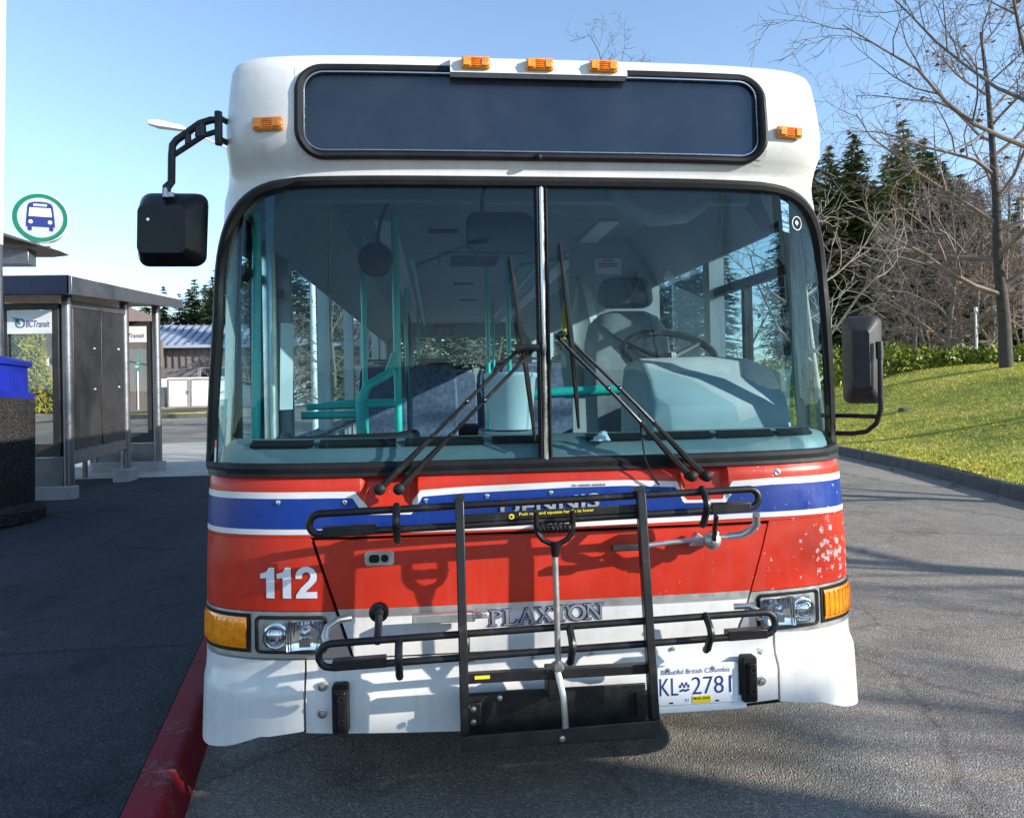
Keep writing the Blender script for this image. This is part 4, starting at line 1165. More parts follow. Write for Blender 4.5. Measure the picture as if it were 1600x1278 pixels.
# ------------------------------------------------------------------ ground
def sstep(a, b, x):
    t = max(0, min(1, (x - a) / (b - a))); return t * t * (3 - 2 * t)
def gz(x, y):
    yy = max(-45, min(75, y))
    return .08 + SLOPE * yy + .22 * max(0, min(8, -x - 19.5)) * sstep(25, 40, y)
def asphalt(name, base, agg, cracks=False, tone=(1, 1, 1)):
    m, nt, b = new_mat(name)
    tc = nt.nodes.new('ShaderNodeTexCoord'); o = tc.outputs['Object']
    big = noise(nt, .55, 6, .6, o)
    mid = noise(nt, 7, 5, .6, o)
    v = nt.nodes.new('ShaderNodeTexVoronoi'); v.inputs['Scale'].default_value = 135; nt.links.new(o, v.inputs['Vector'])
    sp = nt.nodes.new('ShaderNodeSeparateColor'); nt.links.new(v.outputs['Color'], sp.inputs[0])
    r1 = ramp(nt, sp.outputs[0], [(0, tuple(base * k for k in (.70, .675, .64))), (.5, tuple(base * k for k in (.95, .9, .84))), (.84, tuple(agg * k for k in (.8, .79, .76))), (1, tuple(agg * k for k in (1.25, 1.20, 1.12)))])
    r2 = ramp(nt, big.outputs['Fac'], [(.30, (.80, .80, .82)), (.70, (1.12, 1.11, 1.08))])
    r3 = ramp(nt, mid.outputs['Fac'], [(.25, (.86,) * 3), (.75, (1.10,) * 3)])
    m1 = nt.nodes.new('ShaderNodeMix'); m1.data_type = 'RGBA'; m1.blend_type = 'MULTIPLY'; m1.inputs[0].default_value = 1
    nt.links.new(r1.outputs[0], m1.inputs[6]); nt.links.new(r2.outputs[0], m1.inputs[7])
    m2 = nt.nodes.new('ShaderNodeMix'); m2.data_type = 'RGBA'; m2.blend_type = 'MULTIPLY'; m2.inputs[0].default_value = 1
    nt.links.new(m1.outputs[2], m2.inputs[6]); nt.links.new(r3.outputs[0], m2.inputs[7])
    last = m2.outputs[2]
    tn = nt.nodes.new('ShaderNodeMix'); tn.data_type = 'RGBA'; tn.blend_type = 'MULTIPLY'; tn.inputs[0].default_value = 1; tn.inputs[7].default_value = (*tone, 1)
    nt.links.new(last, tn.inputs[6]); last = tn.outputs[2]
    if cracks:      # tar stains, tyre-polished lanes and hairline cracks
        st = noise(nt, 1.3, 7, .7, o)
        rs_ = ramp(nt, st.outputs['Fac'], [(.56, (1,) * 3), (.66, (.72,) * 3), (.80, (.55,) * 3)])
        mp = nt.nodes.new('ShaderNodeMapping'); mp.inputs['Scale'].default_value = (1.1, .06, 1); nt.links.new(o, mp.inputs['Vector'])
        ln = noise(nt, 1.0, 3, .5, mp.outputs[0])
        rl = ramp(nt, ln.outputs['Fac'], [(.35, (.88,) * 3), (.65, (1.10,) * 3)])
        wob = noise(nt, 3, 4, .6, o)
        wa = nt.nodes.new('ShaderNodeVectorMath'); wa.operation = 'MULTIPLY_ADD'; nt.links.new(wob.outputs['Color'], wa.inputs[0]); wa.inputs[1].default_value = (.5, .5, 0); nt.links.new(o, wa.inputs[2])
        cv = nt.nodes.new('ShaderNodeTexVoronoi'); cv.feature = 'DISTANCE_TO_EDGE'; cv.inputs['Scale'].default_value = .42; nt.links.new(wa.outputs[0], cv.inputs['Vector'])
        rc = ramp(nt, cv.outputs['Distance'], [(.0, (.68,) * 3), (.003, (.78,) * 3), (.006, (1,) * 3)])
        for q in (rs_, rl, rc):
            mm = nt.nodes.new('ShaderNodeMix'); mm.data_type = 'RGBA'; mm.blend_type = 'MULTIPLY'; mm.inputs[0].default_value = 1
            nt.links.new(last, mm.inputs[6]); nt.links.new(q.outputs[0], mm.inputs[7]); last = mm.outputs[2]
    nt.links.new(last, b.inputs['Base Color'])
    b.inputs['Roughness'].default_value = .9; sset(b, 'Specular IOR Level', .12)
    h = math_node(nt, 'ADD', math_node(nt, 'MULTIPLY', v.outputs['Distance'], -1.0), math_node(nt, 'MULTIPLY', mid.outputs['Fac'], .5))
    bp = nt.nodes.new('ShaderNodeBump'); bp.inputs['Strength'].default_value = .75; bp.inputs['Distance'].default_value = .006
    nt.links.new(h, bp.inputs['Height']); nt.links.new(bp.outputs[0], b.inputs['Normal'])
    return m
MT['asphalt'] = asphalt('asphalt', .265, .36, True, (1.06, 1.0, .91))
MT['pave'] = asphalt('shaded_pavement_asphalt', .054, .075, True, (.86, .98, 1.16))  # asphalt darkened so its colour carries part of the bus's shade
MT['concrete'] = mat('lit_plaza_concrete', (.36, .34, .30), .85, 0, .14, 1.2, bump=.15, bscale=60)  # pale concrete, its colour carries the sunlight past the shadow edge
MT['kerbgrey'] = mat('kerb_concrete', (.085, .08, .075), .9, 0, .25, 5, bump=.3, bscale=50)
MT['soil'] = mat('rough_ground', (.045, .05, .025), .95, 0, .35, .4)
def lawn_mat(name, a, b_, c):
    m, nt, b = new_mat(name)
    n1 = noise(nt, .8, 5, .6); n2 = noise(nt, 9, 4, .6)
    r1 = ramp(nt, n1.outputs['Fac'], [(.30, a), (.52, b_), (.74, c)])
    r2 = ramp(nt, n2.outputs['Fac'], [(.3, (.65,) * 3), (.7, (1.25,) * 3)])
    mm = nt.nodes.new('ShaderNodeMix'); mm.data_type = 'RGBA'; mm.blend_type = 'MULTIPLY'; mm.inputs[0].default_value = 1
    nt.links.new(r1.outputs[0], mm.inputs[6]); nt.links.new(r2.outputs[0], mm.inputs[7])
    nt.links.new(mm.outputs[2], b.inputs['Base Color']); b.inputs['Roughness'].default_value = .9
    return m
MT['lawn'] = lawn_mat('lawn', (.17, .20, .02), (.36, .34, .035), (.46, .37, .08))
MT['grass'] = lawn_mat('grass_blades', (.20, .25, .02), (.42, .41, .04), (.54, .45, .08))

def sheet(name, x0, x1, y0, y1, nx, ny, dz, m, kind='structure'):
    mb = MB(); mb.grid([[(x, y, gz(x, y) + dz) for x in lin(x0, x1, nx)] for y in lin(y0, y1, ny)])
    return tag(mb.build(name, m), kind=kind)
mb = MB()
big = [-1500, -400, -150, -80, -45, -20, 0, 20, 40, 60, 75, 110, 200, 500, 1500]
bx_ = [-1500, -400, -150, -80, -40, -28, -20, -10, 0, 10, 20, 40, 80, 150, 400, 1500]
mb.grid([[(x, y, gz(x, y) - .06) for x in bx_] for y in big]); tag(mb.build('ground', 'soil'), kind='structure')
sheet('road', -45, 45, -20, 62, 90, 41, 0, 'asphalt')
def kin(y): return -1.36 - .15 * y if y < 2 else -1.66 - .11 * (y - 2)
ky = [-6, -4, -2, -1, 0, 1, 2, 3, 4.5, 6, 7.5, 9, 9.2]
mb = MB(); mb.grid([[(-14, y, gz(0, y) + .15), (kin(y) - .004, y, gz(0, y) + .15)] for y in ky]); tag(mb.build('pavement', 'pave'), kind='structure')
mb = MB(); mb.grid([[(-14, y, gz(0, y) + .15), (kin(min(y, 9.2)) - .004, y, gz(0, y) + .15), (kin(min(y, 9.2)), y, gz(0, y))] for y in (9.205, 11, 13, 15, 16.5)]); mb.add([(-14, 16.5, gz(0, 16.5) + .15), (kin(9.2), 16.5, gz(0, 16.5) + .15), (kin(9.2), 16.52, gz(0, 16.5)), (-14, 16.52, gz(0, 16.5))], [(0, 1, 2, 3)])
tag(mb.build('lit_plaza', 'concrete'), kind='structure')  # dark and pale colours meet near the edge of the bus's shadow
mb = MB(); mb.grid([[(x, 1.55 + .02 * x + .012 * math.sin(x * 5) + d, gz(0, 1.55 + .02 * x + d) + .154) for x in lin(-6, -1.63, 30)] for d in (0, .008)]); tag(mb.build('pavement_crack', 'gap'), kind='structure')
kerb = empty('red_kerb', (0, 0, 0)); tag(kerb, kind='structure')
jo = [-6, -3.2, -.9, 1.25, 3.3, 5.4, 7.4, 9.2]
for a, b in zip(jo, jo[1:]):
    mb = MB(); rings = []
    for y in lin(a + .003, b - .003, 4):
        xi, zt_ = kin(y), gz(0, y) + .152
        rings.append([(xi, y, zt_ - .3), (xi, y, zt_), (xi + .085, y, zt_ + .001), (xi + .108, y, zt_ - .006), (xi + .122, y, zt_ - .028), (xi + .15, y, zt_ - .17), (xi + .15, y, zt_ - .3)])
    mb.loft(rings); mb.build('kerb_stone', 'kerbred', kerb, angle=60)

# right hand kerb and the lawn mound
RK = [(-6, 4.9), (0, 5.45), (3, 5.95), (5.44, 6.29), (6.91, 6.60), (8.48, 6.92), (10.83, 7.16), (14, 7.2), (20, 6.6), (30, 5.0)]
def rk(y): return tab(RK, y)
kr = empty('grey_kerb', (0, 0, 0)); tag(kr, kind='structure')
ys = [-6 + 2.0 * k for k in range(19)]
for a, b in zip(ys, ys[1:]):
    mb = MB(); rings = []
    for y in lin(a + .006, b - .006, 3):
        x, z = rk(y), gz(0, y)
        rings.append([(x, y, z - .2), (x + .015, y, z + .12), (x + .04, y, z + .15), (x + .17, y, z + .152), (x + .17, y, z - .2)])
    mb.loft(rings); mb.build('kerb_stone', 'kerbgrey', kr, angle=60)
def lz(x, y):
    d = x - rk(y) - .17
    return gz(0, y) + .135 + 1.62 * sstep(0, 8.8, d) + .03 * math.sin(x * 1.3 + y * .7)
mb = MB(); mb.grid([[(rk(y) + .17 + d, y, lz(rk(y) + .17 + d, y)) for d in [0, .1, .25, .5, .8, 1.2, 1.6, 2, 2.5, 3, 3.5, 4, 4.6, 5.2, 6, 6.8, 7.6, 8.4, 9.2, 11, 14, 18, 24]] for y in lin(-6, 30, 90)])
tag(mb.build('lawn', 'lawn'), kind='structure')
g = np.random.default_rng(5)
def grass(n, ymin, ymax, dmax, h):
    y = g.uniform(ymin, ymax, n); d = dmax * g.uniform(0, 1, n) ** 1.25
    V = []; Fc = []
    for i in range(n):
        x = rk(y[i]) + .15 + d[i]; z = lz(x, y[i]) - .005
        a = g.uniform(0, 6.28); w = g.uniform(.006, .014); hh = h * g.uniform(.5, 1.2); lx, ly = g.normal(0, .025, 2)
        ca, sa = math.cos(a) * w, math.sin(a) * w
        o = len(V); V += [(x - ca, y[i] - sa, z), (x + ca, y[i] + sa, z), (x + lx, y[i] + ly, z + hh)]; Fc.append((o, o + 1, o + 2))
    mb = MB(); mb.v = V; mb.f = Fc; mb.m = [0] * n
    tag(mb.build('grass', 'grass', smooth=False), 'short yellow green grass growing on the lawn mound beyond the road', 'grass', kind='stuff')
grass(60000, 5, 20, 10, .045)
MT['leafbrown'] = mat('dead_leaf', (.20, .085, .035), .8, 0, .4, 3)
mb = MB()
for i in range(90):
    y = g.uniform(5.5, 17); x = rk(y) + g.uniform(.05, 6) if i % 6 else rk(y) - g.uniform(.02, .3)
    z = (lz(x, y) + .035) if x > rk(y) + .17 else (gz(0, y) + (.165 if x > rk(y) else .012))
    s_ = g.uniform(.03, .06); a = g.uniform(0, 6.28)
    mb.add([(x + s_ * math.cos(a + k), y + s_ * math.sin(a + k), z + g.uniform(0, .03)) for k in (0, .9, 1.7, 3.1, 4.0, 5.2)], [(0, 1, 2, 3, 4, 5)])
tag(mb.build('fallen_leaves', 'leafbrown', smooth=False), 'brown dead leaves scattered over the lawn and along its kerb', 'leaves', kind='stuff')

# ------------------------------------------------------------------ bus shelter
MT['shelter'] = mat('shelter_grey_metal', (.17, .17, .185), .35, .75, .10, 9)
MT['sheltd'] = mat('shelter_dark_panel', (.030, .029, .030), .42, .1, .2, 6)
MT['fascia'] = mat('shelter_blue_fascia', (.006, .010, .036), .35, .1, .1, 5)
MT['wood'] = mat('shelter_soffit_wood', (.36, .20, .09), .6, 0, .25, 4)
MT['green'] = mat('green_print', (.0, .26, .14), .45, 0, .06, 9)
MT['concrete2'] = mat('precast_concrete', (.30, .29, .28), .8, 0, .15, 4, bump=.15, bscale=60)
MT['sign_white'] = mat('sign_white', (.72, .74, .75), .4, 0, .04, 5)
sh = empty('bus_shelter', (0, 0, 0), 'grey metal bus shelter with glazed end panels and a dark advertising panel', 'bus shelter')
def pg(y): return .23 + SLOPE * y
def post(x, y, zt_, r=.065):
    mb = MB(); mb.tube([(x, y, pg(y)), (x, y, zt_)], r, 16); p = mb.build('post', 'shelter', sh, angle=60)
    return p
for px_, py_, r_ in ((-4.86, 7.20, .065), (-4.86, 8.90, .065), (-4.86, 10.15, .065), (-5.60, 7.16, .04), (-5.80, 10.15, .04)): post(px_, py_, 3.22 + (py_ - 6.82) * .085 - .14, r_)
def end_panel(y, x0, x1, zb_, zt_, band_h, logo):
    fr_ = MB(); t = .035
    fr_.box2((x0, y - t, zt_ - .07), (x1, y + t, zt_)); fr_.box2((x0, y - t, zb_), (x1, y + t, zb_ + .16)); fr_.box2((x0, y - t, zb_ + .16), (x0 + .06, y + t, zt_ - .07)); fr_.box2((x1 - .08, y - t, zb_ + .16), (x1, y + t, zt_ - .07))
    fr_.build('end_frame', 'sheltd', sh, bevel=.004)
    mb = MB(); mb.box2((x0 + .06, y - .004, zb_ + .16), (x1 - .08, y + .004, zt_ - .07)); mb.build('glass_panel', 'shelterg', sh)
    mb = MB(); mb.box2((x0 + .055, y - .040, zt_ - .07 - band_h), (x1 - .075, y - .008, zt_ - .085)); hb = mb.build('header_sign', 'sign_white', sh)
    w = x1 - x0 - .13; zc = zt_ - .08 - band_h / 2
    def tx(s, x, z, ww, hh, m, sh_=.25, bold=.01):
        vs, fs = text_mesh(s, ww, hh, sh_, bold); mb = MB(); mb.add([(x + a, y - .0425, z + b) for a, b in vs], fs); mb.build('sign_lettering', m, hb, smooth=False)
    tx('BCTransit', x0 + .055 + w * .42, zc - band_h * .20, w * .54, band_h * .27, 'navy')
    mb = MB(); yl = y - .0425
    lx, lw = x0 + .055 + w * .08, w * .32
    for k in range(3):
        z0 = zc + band_h * (.20 - .09 * k)
        mb.add([(lx + lw * (.02 + .12 * k), yl, z0), (lx + lw * (.5 + .06 * k), yl, z0 - .02 * band_h), (lx + lw * (.62 + .06 * k), yl, z0 - band_h * .13), (lx + lw * (.34 + .06 * k), yl, z0 - band_h * .08)], [(0, 1, 2, 3)])
    mb.build('sign_emblem', 'green', hb, smooth=False)
    mb = MB(); mb.tube([(lx + lw * (.68 + .30 * math.cos(a)), yl + .001, zc - band_h * .04 + band_h * .17 * math.sin(a)) for a in lin(0, 2 * math.pi, 20)[:-1]], .007, 4, True); mb.build('sign_emblem', 'navy', hb)
end_panel(7.16, -5.56, -4.92, 1.06, 2.93, .30, 1)
end_panel(10.15, -5.75, -4.92, 1.14, 3.10, .27, 1)
# solid kick panels, plinths
for y, x0, z1 in ((7.16, -5.56, 1.05), (10.15, -5.9, 1.13)):
    mb = MB(); mb.box2((x0, y - .02, pg(y) + .12), (-4.90, y + .02, z1)); mb.build('kick_panel', 'shelter', sh, bevel=.003)
    mb = MB(); mb.loft([[(px_, py_, z) for px_, py_ in rrect(-5.32, y, 1.16, .24, .11, 5)] for z in (pg(y) - .05, pg(y) + .15)]); mb.build('plinth', 'concrete2', sh, bevel=.01)
mb = MB(); mb.loft([[(px_, py_, z) for px_, py_ in rrect(-4.86, 8.88, .24, .46, .11, 5)] for z in (pg(8.9) - .05, pg(8.9) + .17)]); mb.build('plinth', 'concrete2', sh, bevel=.01)
# advertising panel between the front and middle post
ap = MB(); x = -4.86
z00, z01, z10, z11 = 1.12, 2.90, 1.24, 3.03
def lz_(f, a, b): return a + (b - a) * f
for a, b in ((7.30, 8.06), (8.09, 8.80)):
    fa, fb = (a - 7.3) / 1.5, (b - 7.3) / 1.5
    mb = MB(); mb.loft([[(x - .03, y, lz_(f, z00, z10)), (x + .03, y, lz_(f, z00, z10)), (x + .03, y, lz_(f, z01, z11)), (x - .03, y, lz_(f, z01, z11))] for y, f in ((a, fa), (b, fb))]); o = mb.build('display_panel', 'sheltd', sh, bevel=.006)
    for f in (.42, .72):
        mb = MB(); y = a + (b - a) * .75; mb.box((x + .033, y, lz_((y - 7.3) / 1.5, z00, z10) + f * 1.78), (.006, .05, .018)); mb.build('lock', 'sign_white', o)
for dz, h in ((1.78, .09), (-.16, .15)):
    mb = MB(); mb.loft([[(x - .045, y, lz_(f, z00, z10) + dz), (x + .045, y, lz_(f, z00, z10) + dz), (x + .045, y, lz_(f, z00, z10) + dz + h), (x - .045, y, lz_(f, z00, z10) + dz + h)] for y, f in ((7.24, -.04), (8.86, 1.04))]); mb.build('display_rail', 'shelter', sh, bevel=.006)
mb = MB(); mb.box2((x - .012, 8.062, 1.2), (x + .012, 8.088, 2.9)); mb.build('divider', 'shelter', sh)
# roof: deep blue front fascia, grey side fascia, timber soffit
def rz(y, k): return 3.22 + (y - 6.82) * .085 + k
mb = MB(); mb.loft([[(-6.6, y, rz(y, -.03)), (-4.62, y, rz(y, -.03)), (-4.62, y, rz(y, .012)), (-6.6, y, rz(y, .05))] for y in (6.80, 10.62)]); mb.build('roof', 'sign_white', sh)
mb = MB(); mb.loft([[(-6.6, y, rz(y, -.16)), (-4.66, y, rz(y, -.13)), (-4.66, y, rz(y, -.035)), (-6.6, y, rz(y, -.035))] for y in (6.86, 10.55)]); mb.build('soffit', 'wood', sh)
mb = MB(); mb.loft([[(x_, 6.78, zb_), (x_, 6.85, zb_), (x_, 6.85, zt_), (x_, 6.78, zt_)] for x_, zb_, zt_ in ((-6.6, 2.98, 3.19), (-4.63, 2.98, 3.21))]); mb.build('front_fascia', 'fascia', sh, bevel=.006)
mb = MB(); mb.loft([[(-4.66, y, rz(y, -.24 + (y - 6.8) * .02)), (-4.60, y, rz(y, -.24 + (y - 6.8) * .02)), (-4.60, y, rz(y, -.02)), (-4.66, y, rz(y, -.02))] for y in (6.78, 10.66)]); mb.build('side_fascia', 'shelter', sh, bevel=.006)
mb = MB(); mb.box2((-5.85, 7.6, .98), (-5.45, 9.6, 1.02))
for y in (7.8, 9.4): mb.box2((-5.68, y - .03, pg(y)), (-5.62, y + .03, .98))
mb.build('bench', 'shelter', sh, bevel=.01)

# litter bin
MT['aggregate'] = asphalt('exposed_aggregate', .018, .06)
MT['bluebin'] = mat('blue_plastic', (.004, .014, .24), .4, 0, .08, 6)
lb = empty('litter_bin', (-5.06, 5.55, pg(5.55)), 'dark stone litter bin with a blue plastic lid at the left edge', 'litter bin')
mb = MB(); mb.loft([[(a, b, z) for a, b in rrect(0, 0, w, w, r, 5)] for z, w, r in ((0, 1.04, .50), (.09, 1.06, .51), (.13, .96, .46))]); mb.build('base', 'aggregate', lb, angle=50)
mb = MB(); mb.loft([[(a, b, z) for a, b in rrect(0, 0, w, w, .06, 4)] for z, w in ((.10, .70), (.98, .72), (.985, .70))]); mb.build('body', 'aggregate', lb, angle=50)
mb = MB(); mb.loft([[(a, b, z) for a, b in rrect(0, 0, w, w, .04, 4)] for z, w in ((.985, .70), (1.03, .70), (1.04, .64), (1.24, .63), (1.25, .68), (1.285, .68), (1.30, .64), (1.33, .40), (1.335, .1))]); mb.build('lid', 'bluebin', lb, angle=30)

lb.scale = (1.27,) * 3
# canopy with the round bus sign, white pole, red bollard
cn = empty('station_canopy', (0, 0, 0), 'dark wedge edged station canopy above the bus shelter roof', 'canopy')
mb = MB(); mb.loft([[(x_, y, a) for x_, y, a in r] for r in ([(-16, 11.6, 5.62), (-16, 17, 5.62), (-16, 17, 5.70), (-16, 11.6, 5.70)], [(-8.45, 12.4, 5.05), (-8.45, 14.4, 5.05), (-8.45, 14.4, 5.11), (-8.45, 12.4, 5.11)], [(-7.9, 13.5, 4.98), (-7.9, 13.9, 4.98), (-7.9, 13.9, 4.99), (-7.9, 13.5, 4.99)])]); mb.build('roof', 'sheltd', cn, smooth=False)
mb = MB(); mb.box2((-16, 13.2, 4.66), (-8.35, 13.5, 4.98)); mb.build('beam', 'shelter', cn, bevel=.01)
for x_ in (-11.2, -15): 
    mb = MB(); mb.tube([(x_, 13.35, pg(13.3)), (x_, 13.35, 4.7)], .10, 12); mb.build('column', 'shelter', cn)
MT['sign_grey'] = mat('sign_grey_face', (.40, .42, .44), .4, 0, .04, 5)
MT['ring'] = mat('sign_green_ring', (.0, .15, .085), .45, 0, .06, 9)
rs = empty('round_bus_sign', (-8.30, 13.62, 5.67), 'round sign with a green ring and blue bus symbol on the canopy', 'sign', rz=R(14))
def bus_sign():
    mb = MB(); mb.lathe([(.60, .10), (.66, .08), (.66, -.10), (.645, -.115), (.60, -.115)], (0, .0, 0), 'Y', 48); mb.build('drum', 'sign_white', rs, angle=40)
    def disc(r, y, m, name, r2=0):
        mb = MB(); n = 48
        if r2:
            mb.add([(r * math.cos(a), y, r * math.sin(a)) for a in lin(0, 2 * math.pi, n)[:-1]] + [(r2 * math.cos(a), y, r2 * math.sin(a)) for a in lin(0, 2 * math.pi, n)[:-1]], [(k, (k + 1) % n, n + (k + 1) % n, n + k) for k in range(n)])
        else:
            mb.add([(r * math.cos(a), y, r * math.sin(a)) for a in lin(0, 2 * math.pi, n)[:-1]], [tuple(range(n))])
        return mb.build(name, m, rs, smooth=False)
    disc(.645, -.118, 'sign_grey', 'sign_face'); disc(.645, -.120, 'ring', 'green_ring', .535)
    B = [(-.34, -.25), (-.33, -.05), (-.295, .30), (-.26, .375), (-.15, .415), (0, .425), (.15, .415), (.26, .375), (.295, .30), (.33, -.05), (.34, -.25)]
    mb = MB(); f = lambda o: mb.add([(x, -.121, z) for x, z in o], [tuple(range(len(o)))])
    f(B); f([(-.30, -.25), (-.20, -.25), (-.20, -.33), (-.22, -.355), (-.28, -.355), (-.30, -.33)]); f([(.20, -.25), (.30, -.25), (.30, -.33), (.28, -.355), (.22, -.355), (.20, -.33)])
    mb.build('bus_symbol', 'navy', rs, smooth=False)
    mb = MB(); g_ = lambda o: mb.add([(x, -.1225, z) for x, z in o], [tuple(range(len(o)))])
    g_([(-.27, .03), (.27, .03), (.245, .26), (-.245, .26)]); g_(rrect(0, .335, .32, .055, .02, 3)); g_(rrect(-.225, -.115, .10, .10, .049, 5)); g_(rrect(.225, -.115, .10, .10, .049, 5))
    mb.build('bus_symbol', 'sign_white', rs, smooth=False)
    mb = MB(); mb.box((0, 0, -.68), (.06, .08, .09)); mb.box((.06, 0, -.725), (.30, .2, .03)); mb.build('bracket', 'sign_white', rs)
bus_sign()
rs.scale = (.76,) * 3
wp = empty('white_pole', (-4.86, 5.36, 0), 'tall white pole at the left edge rising above the shelter roof', 'pole')
mb = MB(); mb.tube([(0, 0, 3.4), (.12, 0, 8.0)], .075, 14); mb.build('shaft', 'sign_white', wp)
mb = MB(); mb.tube([(0, 0, pg(5.36)), (0, 0, 3.4)], .07, 14); mb.build('foot_shaft', 'shelter', wp)
wp.location = (-5.045, 6.05, 0)

# street lamp behind the bus
sl = empty('street_lamp', (-4.3, 22.4, gz(0, 22.4)), 'tall street lamp whose white head shows beside the left mirror', 'street lamp')
mb = MB(); mb.tube([(0, 0, 0), (0, 0, 5.5), (-.05, 0, 8.0), (-.5, -.1, 8.6), (-2.4, -.7, 8.95), (-3.6, -1.1, 9.40)], [.10, .085, .06, .05, .035, .03], 10); mb.build('pole', 'sign_white', sl)
mb = MB(); mb.loft([[(-3.55 - d, -1.1 - d * .3 + y, 9.40 + d * .06 + z) for y, z in ((-w, -h), (w, -h), (w * .8, h), (-w * .8, h))] for d, w, h in ((0, .05, .04), (.15, .12, .07), (.75, .15, .10), (1.0, .08, .06))]); mb.build('lamp_head', 'sign_white', sl, bevel=.02)

# ------------------------------------------------------------------ far left: buildings
MT['seam'] = mat('metal_roof', (.36, .42, .52), .5, .2, .06, 2)
MT['ribcol'] = mat('roof_rib_grey', (.10, .115, .15), .6, 0, .06, 2)
MT['clad'] = mat('brown_cladding', (.17, .158, .162), .6, 0, .10, 1.5)
MT['wallw'] = mat('white_wall', (.72, .72, .70), .7, 0, .06, 1.5)
MT['brown'] = mat('brown_wall', (.14, .105, .095), .7, 0, .12, 2)
MT['winglass'] = mat('dark_window', (.02, .025, .03), .08, 0, .2, 2, rvar=.02)
MT['brick'] = mat('orange_brick', (.42, .22, .13), .8, 0, .15, 4)
MT['bluepost'] = mat('blue_paint', (.02, .13, .42), .5, 0, .1, 3)
ms = empty('metal_roofed_building', (0, 57, 0), 'low building with a ribbed grey metal roof and brown cladding', 'building')
gz0 = gz(0, 57)
mb = MB(); mb.box2((-34, .30, gz0 - 1), (-6, 9, 7.3)); mb.build('wall', 'wallw', ms)
mb = MB(); mb.add([(-34.5, -.5, 7.40), (-5.5, -.5, 7.40), (-5.5, 4.5, 9.55), (-34.5, 4.5, 9.55)], [(0, 1, 2, 3)]); mb.box2((-34.5, -.55, 7.20), (-5.5, -.45, 7.42)); mb.add([(-34.5, 4.5, 9.55), (-5.5, 4.5, 9.55), (-5.5, 10, 7.3), (-34.5, 10, 7.3)], [(0, 1, 2, 3)]); rf = mb.build('roof', 'seam', ms, smooth=False)
ribm = None
for k in range(46):
    x_ = -34.2 + k * .62
    if ribm is None:
        mb = MB(); mb.loft([[(-.035 + sx, y, z - .02), (.035 + sx, y, z - .02), (.035 + sx, y, z + .12), (-.035 + sx, y, z + .12)] for y, z, sx in ((-.5, 7.40, 0), (4.5, 9.55, 0))]); r0 = mb.build('roof_rib', 'ribcol', rf, smooth=False, loc=(x_, 0, 0)); ribm = r0.data
    else:
        r0 = bpy.data.objects.new('roof_rib', ribm); COL.objects.link(r0); r0.parent = rf; r0.location = (x_, 0, 0)
cb_ = None
mb = MB(); mb.box2((-34, .22, 5.75), (-6, .30, 7.2)); mb.box2((-24.5, .22, 5.0), (-18.6, .30, 5.75)); cl_ = mb.build('cladding', 'clad', ms, smooth=False)
bt = None
for k in range(56):
    x_ = -33.8 + k * .5
    if bt is None:
        mb = MB(); mb.box2((-.05, .12, 5.76), (.05, .22, 7.18)); b0 = mb.build('batten', 'brown', cl_, smooth=False, loc=(x_, 0, 0)); bt = b0.data
    else:
        b0 = bpy.data.objects.new('batten', bt); COL.objects.link(b0); b0.parent = cl_; b0.location = (x_, 0, 0)
for k in range(9):
    x_ = -33 + k * 1.5 if k < 5 else -18.4 + (k - 5) * 1.45
    mb = MB(); mb.box2((x_, .20, 4.2), (x_ + 1.35, .29, 5.7)); w = mb.build('window', 'wallw', ms)
    mb = MB(); mb.box2((x_ + .08, .17, 4.3), (x_ + 1.27, .21, 5.66)); mb.build('pane', 'winglass', w)
en = empty('bin_enclosure', (0, 54.6, 0), 'white double door bin enclosure in front of the metal roofed building', 'enclosure')
zb_ = gz(0, 54.6)
mb = MB(); mb.box2((-20.0, .05, zb_ - .5), (-15.6, 2, zb_ + 2.3)); mb.box2((-23, .3, zb_ - .5), (-20.3, .5, zb_ + 1.6)); mb.build('wall', 'wallw', en)
for x_ in (-19.9, -18.3, -16.8):
    mb = MB(); mb.box2((x_, -.05, zb_ + .06), (x_ + 1.5, .05, zb_ + 2.2)); d = mb.build('door', 'wallw', en, bevel=.01)
    mb = MB(); 
    for a, b in (((x_, -.08, zb_ + 2.08), (x_ + 1.5, -.05, zb_ + 2.2)), ((x_, -.08, zb_ + .06), (x_ + 1.5, -.05, zb_ + .2)), ((x_, -.08, zb_ + .2), (x_ + .1, -.05, zb_ + 2.08)), ((x_ + 1.4, -.08, zb_ + .2), (x_ + 1.5, -.05, zb_ + 2.08))): mb.box2(a, b)
    mb.build('door_frame', 'concrete2', d)
    mb = MB(); mb.box2((x_ + 1.36, -.12, zb_ + 1.1), (x_ + 1.5, -.08, zb_ + 1.35)); mb.build('latch', 'steel', d)
gs = empty('green_sign', (-20.1, 49.5, gz(0, 49.5)), 'narrow green sign with white marks on a thin post', 'sign')
mb = MB(); mb.tube([(0, 0, 0), (0, 0, 3.9)], .06, 8); mb.build('post', 'sign_white', gs)
mb = MB(); mb.box((0, -.08, 3.4), (.42, .05, 1.30)); p_ = mb.build('panel', 'green', gs)
mb = MB()
for k in range(4): mb.box((0, -.11, 2.98 + k * .28), (.22, .01, .14))
mb.build('marks', 'sign_white', p_)
isl = MB(); isl.loft([[(-13.5 + w * math.cos(a) * 2.6, 37 + w * math.sin(a) * 1.0, gz(0, 37) + z) for a in lin(0, 2 * math.pi, 24)[:-1]] for z, w in ((-.05, 1), (.17, 1), (.19, .96))]); tag(isl.build('traffic_island', 'kerbgrey', angle=50), kind='structure')
